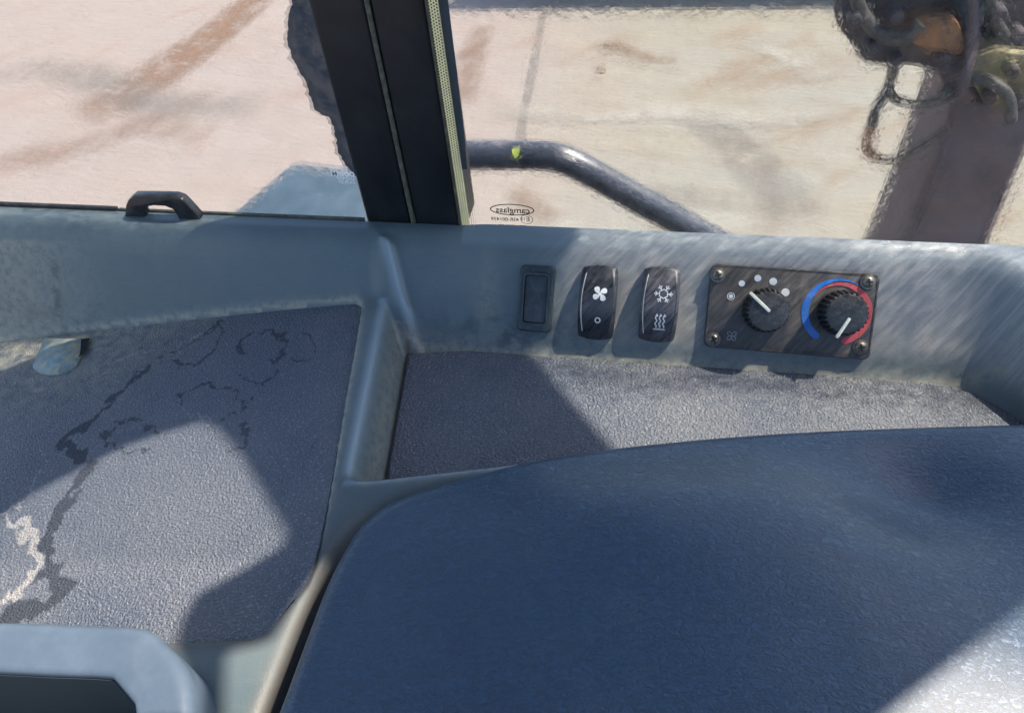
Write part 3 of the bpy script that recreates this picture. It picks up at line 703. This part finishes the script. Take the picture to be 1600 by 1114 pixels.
def screw(px):
    c = loc(px, PT+0.003)
    so_ = bm_obj('screw', prism(circle(0.0050, 28), PT-0.0002, PT+0.0009, 0.0003, 2), M_SCREW, pnl, True); so_.location = (c[0], c[1], 0)
    bm = bmesh.new(); rings = []
    for q in range(7):
        a = q/6*math.pi/2; rings.append([bm.verts.new((0.0040*math.cos(a)*math.cos(2*math.pi*k/24) if q < 6 else 0.0003*math.cos(2*math.pi*k/24), 0.0040*math.cos(a)*math.sin(2*math.pi*k/24) if q < 6 else 0.0003*math.sin(2*math.pi*k/24), PT+0.0008+0.0026*math.sin(a))) for k in range(24)])
    for A, B in zip(rings, rings[1:]):
        for k in range(24): bm.faces.new((A[k], A[(k+1) % 24], B[(k+1) % 24], B[k]))
    bm.faces.new(rings[-1]); bm_obj('screw_head', bm, M_SCREW, so_, True)
    rot = random.uniform(0, 1.5); V = []; Fc = []
    for k in (0, 1):
        bmx = prism(rrect(0.0048, 0.0010, 0.0004, 2), PT+0.0026, PT+0.00365)
        bmesh.ops.rotate(bmx, verts=bmx.verts, cent=(0, 0, 0), matrix=Matrix.Rotation(rot + k*math.pi/2, 3, 'Z'))
        if k: bmesh.ops.translate(bmx, verts=bmx.verts, vec=(0, 0, 0.00004))
        o = len(V); bmx.verts.index_update(); V += [tuple(v.co) for v in bmx.verts]; Fc += [tuple(v.index+o for v in f.verts) for f in bmx.faces]; bmx.free()
    mesh_obj('cross_slot', V, Fc, M_HOLE, so_)
for p in ((1122, 430), (1358, 441), (1115, 531), (1346, 543)): screw(p)
for p, r in (((1159, 443), 0.0021), ((1184, 435), 0.0023), ((1208, 440), 0.0025), ((1227, 457), 0.0027)):
    c = loc(p, PT); v, f = disc(c[0], c[1], r, zp); mesh_obj('speed_dot', v, f, M_PRINT, pnl)
c = loc((1142, 463), PT); v, f = merge([disc(c[0], c[1], 0.0015, zp), disc(c[0], c[1], 0.0026, zp, 24, 0.0021)]); mesh_obj('speed_dot', v, f, M_PRINT, pnl)
c = loc((1143, 525), PT); L = []
for k in range(4):
    a = math.radians(45+90*k); q = c + 0.0021*np.array([math.cos(a), math.sin(a)])
    pts = [(q[0]+0.0017*math.cos(s)*math.cos(a)-0.0012*math.sin(s)*math.sin(a), q[1]+0.0017*math.cos(s)*math.sin(a)+0.0012*math.sin(s)*math.cos(a)) for s in np.linspace(0, 2*math.pi, 17)[:-1]]
    L.append(ribbon(pts, 0.00045, zp, True))
L.append(disc(c[0], c[1], 0.0006, zp)); v, f = merge(L); mesh_obj('fan_symbol', v, f, M_GPRINT, pnl)
ac = loc((1307, 488), PT); RO = np.linalg.norm(loc((1252, 486), PT) - ac)
def arc(a0, a1, win, wout, n=48, dz=0.0):
    V, Fc = [], []
    for k in range(n+1):
        s = k/n; a = math.radians(a0+(a1-a0)*s); ri, ro = win(s), wout(s)
        for rr in (ri, ro): V.append((ac[0]+rr*math.cos(a), ac[1]+rr*math.sin(a), PT+0.0003+dz))
    return V, [(2*k, 2*k+2, 2*k+3, 2*k+1) for k in range(n)]
T_ = 0.0047
cap = lambda s: min(1, s/0.03)**0.5
# blue: full width at the lower left, tapering away over the top; red the other way round
bw = lambda s: T_*(1-max(0, (s-0.42)/0.58))
v, f = arc(243, 52, lambda s: RO - T_/2 - T_/2*cap(s)*1.0 + (T_-bw(s))*(1 if s > .42 else 0), lambda s: RO - T_/2 + T_/2*cap(s)); mesh_obj('blue_arc', v, f, M_BLUE, pnl)
rw = lambda s: T_*min(1, max(0.0, (1-s)/0.55)) if s > 0.45 else T_
v, f = arc(-76, 150, lambda s: RO - T_/2 - T_/2*cap(s), lambda s: (RO - T_/2 + T_/2*cap(s)) if s < 0.45 else RO - T_ + rw(s)*0.999, dz=0.0001); mesh_obj('red_arc', v, f, M_RED, pnl)

# ------------------------------------------------------------------ windows and pillar
GY = 0.432
pil = thing('cab_pillar', 'black upright cab pillar standing between the two windows', 'pillar', Matrix.Translation((-0.175, 0.45, 0.03)))
def local(o, bm): bmesh.ops.translate(bm, verts=bm.verts, vec=-o.matrix_world.translation); return bm
pxl = at_y((575, 355), GY-0.0015)[0]; pxr = at_y((738, 361), GY-0.0015)[0]; pm = at_y((648, 357), GY-0.0015)[0]
bm_obj('front_post', local(pil, box(pxl, pm-0.0015, GY-0.0015, GY+0.05, 0.045, ZR, 0.003)), M_BLACK, pil, True)
bm_obj('rear_post', local(pil, box(pm+0.0015, pxr-0.009, GY-0.0025, GY+0.05, 0.045, ZR, 0.003)), M_BLACK, pil, True)
bm_obj('seam_bead', local(pil, tube([(pm, GY-0.0020, 0.05), (pm, GY-0.0020, 0.5), (pm, GY-0.0020, ZR-0.01)], 0.0017, 8)), M_SEAM, pil, True)
def pane(name, x0, x1, z0, z1, mats, parent):
    o = bm_obj(name, local(parent, box(x0, x1, GY, GY+0.0012, z0, z1)), mats[0], parent)
    o.data.materials.append(mats[1])
    for p in o.data.polygons:
        if p.normal.y > -0.5: p.material_index = 1
    return o
# front (left-hand) window
wl_ = thing('sliding_window', 'left rippled window pane with a black latch loop on its lower edge', 'window', Matrix.Translation((-0.45, GY, 0.06)))
pane('pane', -0.75, pxl+0.003, 0.056, 0.86, M_GLASS_L, wl_)
b1 = at_y((196, 342), GY)[0]
bm_obj('lower_seal', local(wl_, box(-0.75, b1, GY-0.004, GY-0.0005, 0.0600, 0.0672, 0.0008)), M_RUBBER, wl_)
bm_obj('dusty_channel', local(wl_, box(b1+0.001, pxl-0.001, GY-0.003, GY-0.0005, 0.0600, 0.0658, 0.0006)), M_SEAM, wl_)
latch_px = [(194, 347), (196, 322), (200, 313), (208, 307), (240, 307), (272, 308), (284, 312), (293, 321), (305, 334), (318, 349), (281, 349), (277, 338), (270, 328), (258, 323), (240, 322), (229, 324), (225, 331), (227, 340), (231, 347)]
LYY = GY-0.010
lat = [at_y(p, LYY) for p in latch_px]
bml = prism([(p[0], p[2]) for p in lat], 0, 0.008, 0.0012, 2)
for v in bml.verts: v.co = Vector((v.co.x, LYY + v.co.z, v.co.y))
bm_obj('latch', local(wl_, bml), M_LATCH, wl_, True)
fx = [at_y(p, GY-0.0006) for p in ((452, -40), (456, 0), (450, 30), (449, 62), (456, 90), (468, 112), (478, 128), (484, 150), (492, 172), (503, 180), (515, 183), (521, 200), (526, 222), (530, 242), (540, 258), (548, 268), (556, 276))]
den = []
for a, b in zip(fx, fx[1:]):
    for k in range(8): q = a+(b-a)*k/8; den.append((q[0] + 0.0014*noise.noise(Vector((q[0]*300, q[2]*300, 1))) + 0.0006*noise.noise(Vector((q[0]*900, q[2]*900, 4))), q[2]))
V = []; Fc = []
for x, z in den: V += [(x, GY-0.0006, z), (pxl+0.002, GY-0.0006, z)]
Fc = [(2*k, 2*k+1, 2*k+3, 2*k+2) for k in range(len(den)-1)]
wt = wl_.matrix_world.translation
mesh_obj('dark_smear', [tuple(Vector(v)-wt) for v in V], Fc, M_FILM, wl_)  # dark ragged-edged film on the pane next to the pillar
V = []
for k, (x, z) in enumerate(den):
    e = 0.0022 + 0.0022*noise.noise(Vector((x*420, z*420, 9))); V += [(x-max(0.0003, e), GY-0.0009, z), (x+0.0035, GY-0.0009, z)]
mesh_obj('smear_fringe', [tuple(Vector(v)-wt) for v in V], Fc, M_FRINGE, wl_)
def glass_text(lines, mat, parent, name, y, mirror):
    L = []
    for s, px, size, bold, sx in lines:
        c = at_y(px, y); v, f = text_mesh(s, size, bold, sx)
        L.append(([(c[0] + (-p[0] if mirror else p[0]), y, c[2] + p[1]) for p in v], f))
    v, f = merge(L); w = parent.matrix_world.translation
    return mesh_obj(name, [tuple(Vector(q)-w) for q in v], f, mat, parent)
glass_text([('Mddo', (535, 271), 0.0082, 0.00010, 0.95), ('VSIMD.U', (540, 279.5), 0.0036, 0, 1), ('TE PLAS', (542, 285.5), 0.0036, 0, 1)], M_WPRINT, wl_, 'maker_print', GY-0.0012, False)
c = at_y((540, 262), GY-0.001); st = [(c[0]+(0.0022 if k % 2 == 0 else 0.0009)*math.sin(math.pi*k/5), c[2]+(0.0022 if k % 2 == 0 else 0.0009)*math.cos(math.pi*k/5)) for k in range(10)]
v, f = flat_poly(st, lambda x, y: 0); mesh_obj('star_print', [tuple(Vector((q[0], GY-0.0012, q[1]))-wt) for q in v], f, M_WPRINT, wl_)
# rear (right-hand) window
s0 = pxr-0.0085
wr = thing('side_window', 'right rippled window pane with dotted border and mirrored maker stamp', 'window', Matrix.Translation((0.2, GY, 0.06)))
pane('pane', s0+0.0075, 0.75, 0.056, 0.86, M_GLASS_R, wr)
wt = wr.matrix_world.translation
bm_obj('edge_seal', local(wr, box(pxr-0.0088, pxr-0.0072, GY-0.0035, GY-0.0008, 0.05, 0.86, 0.0004)), M_SEAM, wr)
bm_obj('seal_strip', local(wr, box(s0+0.0006, s0+0.0072, GY-0.0020, GY-0.0009, 0.05, 0.86)), M_SEALS, wr)
L = []
dz = 0.0019; k = 0; zq = 0.055; yy = GY-0.0024
while zq < 0.30:
    for j in range(4):
        x = s0 + 0.0015 + 0.0016*j; z = zq + (dz/2 if j % 2 else 0)
        vv, ff = disc(x, z, 0.00056, lambda a, b: 0, 8); L.append(([(q[0], yy, q[1]) for q in vv], ff))
    for j in range(3):
        x = s0 + 0.0088 + 0.0016*j; z = zq + (0 if j % 2 else dz/2); rr = (0.00046, 0.0004, 0.0003)[j]*(1.0 if zq < 0.12 else (1.0 if j == 0 else 0.0))
        if rr: vv, ff = disc(x, z, rr, lambda a, b: 0, 8); L.append(([(q[0], GY-0.0012, q[1]) for q in vv], ff))
    zq += dz
v, f = merge(L); o = mesh_obj('frit_dots', [tuple(Vector(q)-wt) for q in v], f, M_INK, wr); o['kind'] = 'stuff'
band = [at_y(p, GY-0.0006) for p in ((700, 0), (716, 130), (726, 215), (730, 265))]
V = []
for q in band: V += [(q[0], GY-0.0006, q[2]), (s0+0.0070, GY-0.0006, q[2])]
mesh_obj('frit_band', [tuple(Vector(q)-wt) for q in V], [(2*k, 2*k+1, 2*k+3, 2*k+2) for k in range(3)], M_FILM, wr)
glass_text([('camglass', (801, 329), 0.0072, 0.0001, 1.0), ('43R-001439', (789, 343), 0.0042, 0.00005, 1.0), ('E', (825, 343), 0.0060, 0.00003, 1.0), ('13', (817.5, 342.5), 0.0034, 0.00005, 1.0), ('TEMPERED', (800, 354.5), 0.0046, 0, 1.0)], M_INK, wr, 'maker_stamp', GY-0.0012, True)
L = []
c = at_y((800, 328), GY-0.0012); e = [(c[0]+0.0158*math.cos(a), c[2]+0.0046*math.sin(a)+0.0*a) for a in np.linspace(0, 2*math.pi, 49)[:-1]]
L.append(ribbon(e, lambda s: 0.0008, lambda x, y: 0, True))
c = at_y((823, 343), GY-0.0012); e = [(c[0]+0.0044*math.cos(a), c[2]+0.0040*math.sin(a)) for a in np.linspace(0, 2*math.pi, 33)[:-1]]
L.append(ribbon(e, 0.0004, lambda x, y: 0, True)); v, f = merge(L)
mesh_obj('stamp_outline', [tuple(Vector((q[0], GY-0.0012, q[1]))-wt) for q in v], f, M_INK, wr)

# ------------------------------------------------------------------ seat and housing in the foreground
def seat_mesh():
    right = [np.array([0.62, 0.30]), np.array([0.66, 0.1]), np.array([0.62, -0.12]), np.array([0.3, -0.2]), np.array([0.0, -0.16]), np.array([-0.17, -0.06])]
    out = list(seat_curve) + [np.array(p) for p in catmull([seat_curve[-1]] + right + [seat_curve[0]], 8)[1:-1]]
    out = resample(np.vstack([out, out[:1]]), 301)[:-1]
    nrm = np.roll(out, -1, 0) - np.roll(out, 1, 0); nrm /= np.linalg.norm(nrm, axis=1)[:, None]; inw = np.stack([nrm[:, 1], -nrm[:, 0]], 1)
    cen = np.array([0.20, 0.07])
    if ((cen - out[0]) @ inw[0]) < 0: inw = -inw
    rr = 0.013; rings = []
    rings.append((out, -0.16)); rings.append((out, SEAT_EDGE_Z-rr*0.9))
    for k in range(1, 8):
        a = k/7*math.pi/2; rings.append((out + inw*rr*(1-math.cos(a)), SEAT_EDGE_Z - rr*0.9 + rr*math.sin(a)*0.98))
    ins = out + inw*rr; z1 = rings[-1][1]
    for k in range(1, 30):
        s = k/30; P = ins + (cen-ins)*s; rings.append((P, z1 + 0.024*(1-(1-s)**2.2)))
    n = len(out); V = []; Fc = []
    for P, z in rings:
        for q in P: V.append([q[0], q[1], z])
    V = np.array(V)
    bulge = 0.016*np.exp(-((V[:, 0]-0.02)**2/0.10**2 + (V[:, 1]-0.20)**2/0.05**2)) - 0.020*np.exp(-((V[:, 0]-0.155)**2/0.05**2 + (V[:, 1]-0.235)**2/0.04**2))
    V[2*n:, 2] += bulge[2*n:]*np.clip((V[2*n:, 2]-SEAT_EDGE_Z+0.01)/0.02, 0, 1)
    V[2*n:, 2] -= 0.07*np.maximum(0, V[2*n:, 0]-0.10)*sstep(V[2*n:, 1], 0.24, 0.16)*np.clip((V[2*n:, 2]-0.03)/0.03, 0, 1)
    for k in range(len(rings)-1):
        for i in range(n): a, b = k*n+i, k*n+(i+1) % n; Fc.append((a, b, b+n, a+n))
    Fc.append(tuple(range((len(rings)-1)*n, len(rings)*n)))
    bm = bmesh.new(); vv = [bm.verts.new(v) for v in V]
    for f in Fc: bm.faces.new([vv[i] for i in f])
    return bm
seat = bm_obj('seat_cushion', seat_mesh(), M_SEAT, None, True)
tag(seat, 'padded blue vinyl cushion with rounded corner filling the lower right', 'seat cushion')

hz = 0.062
path = [at_z(p, hz)[:2] for p in ((-420, 1000), (-200, 1003), (0, 1006), (100, 1010), (165, 1012), (196, 1015), (208, 1021), (222, 1036), (246, 1064), (252, 1080), (255, 1110), (254, 1160), (248, 1240))]
path = resample(catmull(path, 6), 70)
def sweep_wall(P, prof):
    bm = bmesh.new(); rings = []
    for i in range(len(P)):
        t_ = P[min(i+1, len(P)-1)] - P[max(i-1, 0)]; t_ /= np.linalg.norm(t_); nn = np.array([-t_[1], t_[0]])
        rings.append([bm.verts.new((P[i][0]+nn[0]*a, P[i][1]+nn[1]*a, b)) for a, b in prof])
    m_ = len(prof)
    for A, B in zip(rings, rings[1:]):
        for k in range(m_): bm.faces.new((A[k], A[(k+1) % m_], B[(k+1) % m_], B[k]))
    bm.faces.new(rings[0]); bm.faces.new(rings[-1][::-1]); return bm
hw = 0.0125
prof = [(hw, -0.05), (hw, hz-0.007)] + [(hw-0.007+0.007*math.cos(a), hz-0.007+0.007*math.sin(a)) for a in np.linspace(0, math.pi/2, 6)[1:]] + [(-hw+0.003-0.003*math.sin(a), hz-0.003+0.003*math.cos(a)) for a in np.linspace(0, math.pi/2, 5)] + [(-hw, -0.05)]
hs = thing('storage_bin', 'pale grey plastic bin rim bending round the lower left corner', 'storage bin', Matrix.Translation((-0.35, 0.1, -0.05)))
bm_obj('rim_wall', local(hs, sweep_wall(path, prof)), M_BAR, hs, True)
inn = [(-hw+0.003, -0.40), (-hw+0.003, hz-0.0042), (-hw-0.0006, hz-0.0042), (-hw-0.0007, -0.12)]  # dark sheet carrying the shade of the rim's inner face in its colour
bm_obj('shaded_face', local(hs, sweep_wall(path, inn)), M_BARIN, hs)

# ------------------------------------------------------------------ outside
hr = thing('handrail', 'dark round steel grab rail bent downwards outside the right window', 'handrail', Matrix.Translation(Vector(at_y((870, 245), 0.9))))
RY = 0.9
rp = [at_y(p, RY) for p in ((560, 238), (700, 243), (800, 244), (850, 245), (875, 249), (900, 259), (930, 275), (1000, 314), (1060, 347), (1110, 375), (1250, 452), (1400, 535))]
bm_obj('rail_tube', local(hr, tube(catmull(rp, 6), 0.0205, 24)), M_RAIL, hr, True)
lf = at_y((807, 239), RY-0.019)
pts = [(-0.0065, 0.004), (-0.002, 0.0062), (0.004, 0.0065), (0.005, 0.001), (0.002, -0.005), (-0.002, -0.0075), (-0.005, -0.002)]
bml = prism(pts, 0, 0.0006)
for v in bml.verts: v.co.z += 0.0015*abs(v.co.x)/0.006
bmesh.ops.rotate(bml, verts=bml.verts, cent=(0, 0, 0), matrix=Matrix.Rotation(math.radians(55), 3, 'X'))
bmesh.ops.translate(bml, verts=bml.verts, vec=Vector(lf)); tag(bm_obj('leaf', bml, M_LEAF), 'small yellow green leaf stuck on the dark handrail', 'leaf')
# machine ladder-post, hydraulic block, hoses
MY_ = 1.75
def q3(p, y=MY_): return Vector(at_y(p, y))
def slab_px(px, y0, depth, bev, parent, name, mat, rough=0.0):
    P = [at_y(p, y0) for p in px]; bm = prism([(p[0], p[2]) for p in P], 0, depth, bev, 3)
    for v in bm.verts:
        v.co = Vector((v.co.x, y0 + v.co.z, v.co.y))
    if rough:
        bmesh.ops.triangulate(bm, faces=bm.faces); bmesh.ops.subdivide_edges(bm, edges=bm.edges, cuts=2, use_grid_fill=True)
        for v in bm.verts: v.co += Vector([noise.noise(v.co*9+Vector((k*5, 0, 0))) for k in range(3)])*rough
    return bm_obj(name, local(parent, bm), mat, parent, True)
mb = thing('hydraulic_unit', 'dark grimy hydraulic unit with orange and yellow parts above a post', 'machine part', Matrix.Translation(q3((1450, 60))))
slab_px(catmull([(1306, -120), (1308, 20), (1322, 62), (1345, 92), (1385, 108), (1440, 112), (1500, 104), (1512, 60), (1500, -120)], 4)[:-1], MY_, 0.35, 0.03, mb, 'valve_housing', M_STEEL, 0.02)
slab_px(catmull([(1418, 42), (1450, 26), (1490, 30), (1506, 66), (1498, 86), (1450, 78), (1425, 66)], 4, True), MY_-0.05, 0.08, 0.005, mb, 'orange_cover', M_OCHRE, 0.008)
slab_px([(1498, -120), (1496, 10), (1506, 62), (1520, 76), (1538, 40), (1542, -120)], MY_-0.03, 0.2, 0.02, mb, 'blue_cover', M_BLUEP, 0.01)
slab_px([(1540, -120), (1534, 50), (1545, 80), (1700, 90), (1700, -120)], MY_+0.02, 0.3, 0.03, mb, 'rear_housing', M_STEEL, 0.02)
slab_px([(1520, 92), (1560, 82), (1640, 92), (1700, 96), (1690, 165), (1600, 172), (1545, 168), (1526, 140)], MY_-0.04, 0.25, 0.006, mb, 'yellow_cover', M_BRASS, 0.006)
slab_px([(1470, 100), (1520, 96), (1530, 170), (1482, 170)], MY_, 0.2, 0.02, mb, 'neck', M_POST, 0.012)
pb = np.array(at_y((1441, 300), MY_+0.05)); 
post_px = [(1484, 150), (1524, 160), (1640, 172), (1588, 285), (1546, 395), (1452, 620), (1300, 620), (1402, 395), (1445, 285), (1480, 200)]
slab_px(post_px, MY_+0.02, 0.28, 0.02, mb, 'support_post', M_POST, 0.008)
def hose(px, r, name, mat, lab, y=MY_-0.03):
    P = [Vector(at_y(p, y + 0.02*math.sin(i*1.3))) for i, p in enumerate(px)]
    o = bm_obj(name, local(mb, tube(catmull(P, 8), r, 12)), mat, mb, True)
    if lab: o['label'] = lab
hose([(1398, 90), (1394, 120), (1384, 148), (1370, 172), (1362, 200)], 0.0125, 'hose', M_HOSE, None)
hose([(1363, 196), (1355, 220), (1356, 238), (1368, 250)], 0.0125, 'hose_sleeve', M_RUSTY, None)
hose([(1366, 249), (1386, 253), (1410, 246), (1438, 232), (1480, 205)], 0.0085, 'hose', M_HOSE, None)
hose([(1388, 142), (1402, 158), (1430, 164), (1465, 160), (1500, 146)], 0.0105, 'hose', M_HOSE, None)
def bolt(px, r=0.016, y=MY_-0.012):
    c = at_y(px, y); bm = prism(circle(r, 6), -0.02, 0.02, 0.003, 1)
    for v in bm.verts: v.co = Vector((v.co.x + c[0], y - v.co.z, v.co.y + c[2]))
    bm_obj('bolt', local(mb, bm), M_STEEL, mb)
for p in ((1335, 30), (1360, 75), (1400, 95), (1475, 92), (1400, 25), (1560, 20), (1590, 55), (1580, 110), (1545, 150), (1590, 160)): bolt(p, y=MY_-0.05)
hose([(1330, -60), (1342, 10), (1372, 52), (1412, 62), (1440, 40)], 0.014, 'pipe', M_HOSE, None, MY_-0.06)
hose([(1540, -60), (1552, 20), (1575, 62), (1612, 70)], 0.012, 'pipe', M_HOSE, None, MY_-0.06)
hose([(1500, -60), (1520, 0), (1522, 60), (1512, 110), (1500, 150)], 0.010, 'pipe', M_POST, None, MY_-0.07)
hose([(1470, 150), (1500, 130), (1540, 128), (1575, 150), (1580, 190)], 0.012, 'hose', M_HOSE, None, MY_-0.08)
# blue-grey plate painted as the ground shade outside the left window
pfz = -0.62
sp_ = thing('ground_shade', 'blue grey plate standing in for ground shade outside the left window', 'shade plate', Matrix.Translation(Vector(at_z((500, 300), pfz))))
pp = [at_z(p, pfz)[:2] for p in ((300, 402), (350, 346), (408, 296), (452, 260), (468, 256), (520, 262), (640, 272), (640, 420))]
bm_obj('shade_plate', local(sp_, prism(pp, pfz-0.05, pfz, 0.006)), M_BLUEP, sp_, True)
# unseen block added to cast the dark band atop the right window
g1, g2 = at_z((690, 14), GZ), at_z((1330, 26), GZ)
bh = 1.0; sh = bh*SUN.y/SUN.z; shx = bh*SUN.x/SUN.z
bx0, bx1 = g1[0]+shx, g2[0]+shx+2.0; by = (g1[1]+g2[1])/2 + sh
bmq = prism([(by-0.0, 0), (by+0.5, 0), (by+0.38, bh), (by+0.02, bh)], bx0, bx1, 0.02)
for v in bmq.verts: v.co = Vector((v.co.z, v.co.x, v.co.y + GZ))
tag(bm_obj('shadow_block', bmq, M_SHADOWBLOCK), 'unseen low block added to cast shade beyond the right window', 'shadow block')
# a few stones on the ground
for p, r in (((940, 112), 0.035), ((941, 108), 0.02), ((960, 75), 0.045)):
    c = at_z(p, GZ); bm = bmesh.new(); bmesh.ops.create_icosphere(bm, subdivisions=2, radius=r)
    for v in bm.verts:
        v.co *= 1+0.35*noise.noise(v.co*40); v.co.z *= 0.45
        v.co.x *= 1.6 if r > 0.04 else 0.9
    bmesh.ops.translate(bm, verts=bm.verts, vec=Vector((c[0], c[1], GZ+r*0.2)))
    if r != 0.02: tag(bm_obj('stone', bm, M_STONE, None, True), 'flat brown stone on the sandy ground, the farther one' if r > 0.04 else 'small dark stone on the sandy ground, the nearer one', 'stone')
    else: bm.free()
# soil tracks and plain grey patches lying on the ground
def mat_ground_patch(name, col):
    t = NT(name); t.n.remove(t.b); v = t.coord((1, 1, 1))
    d = t.new('ShaderNodeBsdfDiffuse'); c = t.mix(t.noise(v, 30, 6, 0.7), tuple(x*0.7 for x in col), tuple(x*1.25 for x in col)); t.put(d.inputs['Color'], c)
    tr = t.new('ShaderNodeBsdfTransparent'); mx = t.new('ShaderNodeMixShader')
    t.put(mx.inputs[0], t.math('MULTIPLY', t.attr('fade'), t.ramp(t.noise(v, 7, 8, 0.7), 0.30, 0.62), True))
    t.t.links.new(tr.outputs[0], mx.inputs[1]); t.t.links.new(d.outputs[0], mx.inputs[2]); t.t.links.new(mx.outputs[0], t.out.inputs['Surface'])
    return t.m
def soil(px, w, mat, amt, lift):  # lays soil tracks and plain grey patches
    P = resample([at_z(p, GZ)[:2] for p in px], 40); t_ = np.gradient(P, axis=0); t_ /= np.linalg.norm(t_, axis=1)[:, None]
    nn = np.stack([-t_[:, 1], t_[:, 0]], 1); a = np.linspace(-1, 1, 11)
    ww = w*(1+0.35*np.array([noise.noise(Vector((q[0]*2, q[1]*2, lift*900))) for q in P]))
    G = P[:, None] + nn[:, None]*(a[None, :, None]*ww[:, None, None])
    f = (1-a**2)[None, :]*amt*np.sin(np.linspace(0, math.pi, 40))[:, None]**0.4
    o = grid_obj('ground_patch', G[..., 0], G[..., 1], np.full(G.shape[:2], GZ+lift), mat, None, dict(fade=f)); o['kind'] = 'structure'
M_S1 = mat_ground_patch('rusty_brown_soil', (0.19, 0.12, 0.085)); M_S2 = mat_ground_patch('grey_ground_patch', (0.19, 0.175, 0.165)); M_S3 = mat_ground_patch('pale_dry_soil', (0.33, 0.313, 0.283))
soil([(470, -60), (400, 0), (330, 60), (270, 100), (200, 150), (120, 190)], 0.22, M_S1, 1.0, 0.004)
soil([(-40, 130), (60, 110), (140, 120), (260, 170), (420, 165)], 0.22, M_S2, 0.55, 0.008)
soil([(-40, 260), (120, 235), (220, 200), (330, 215)], 0.15, M_S1, 0.45, 0.012)
soil([(852, 10), (842, 60), (830, 120), (815, 200), (812, 260)], 0.035, M_S2, 0.9, 0.004)
soil([(925, 74), (960, 78), (1010, 92), (1060, 98)], 0.06, M_S1, 0.8, 0.008)
soil([(760, 40), (735, 90), (720, 170)], 0.12, M_S1, 0.6, 0.012)
soil([(1090, 180), (1160, 240), (1210, 290), (1260, 350)], 0.16, M_S2, 0.55, 0.004)  # broad grey diagonal patch
soil([(1000, 300), (1100, 310), (1240, 330)], 0.10, M_S2, 0.4, 0.008)
soil([(760, 170), (900, 190), (1050, 180), (1200, 195), (1330, 180)], 0.10, M_S3, 0.8, 0.012)
soil([(800, 300), (830, 320), (860, 350)], 0.10, M_S1, 0.5, 0.012)
soil([(1150, 60), (1220, 90), (1290, 130)], 0.12, M_S3, 0.8, 0.008)
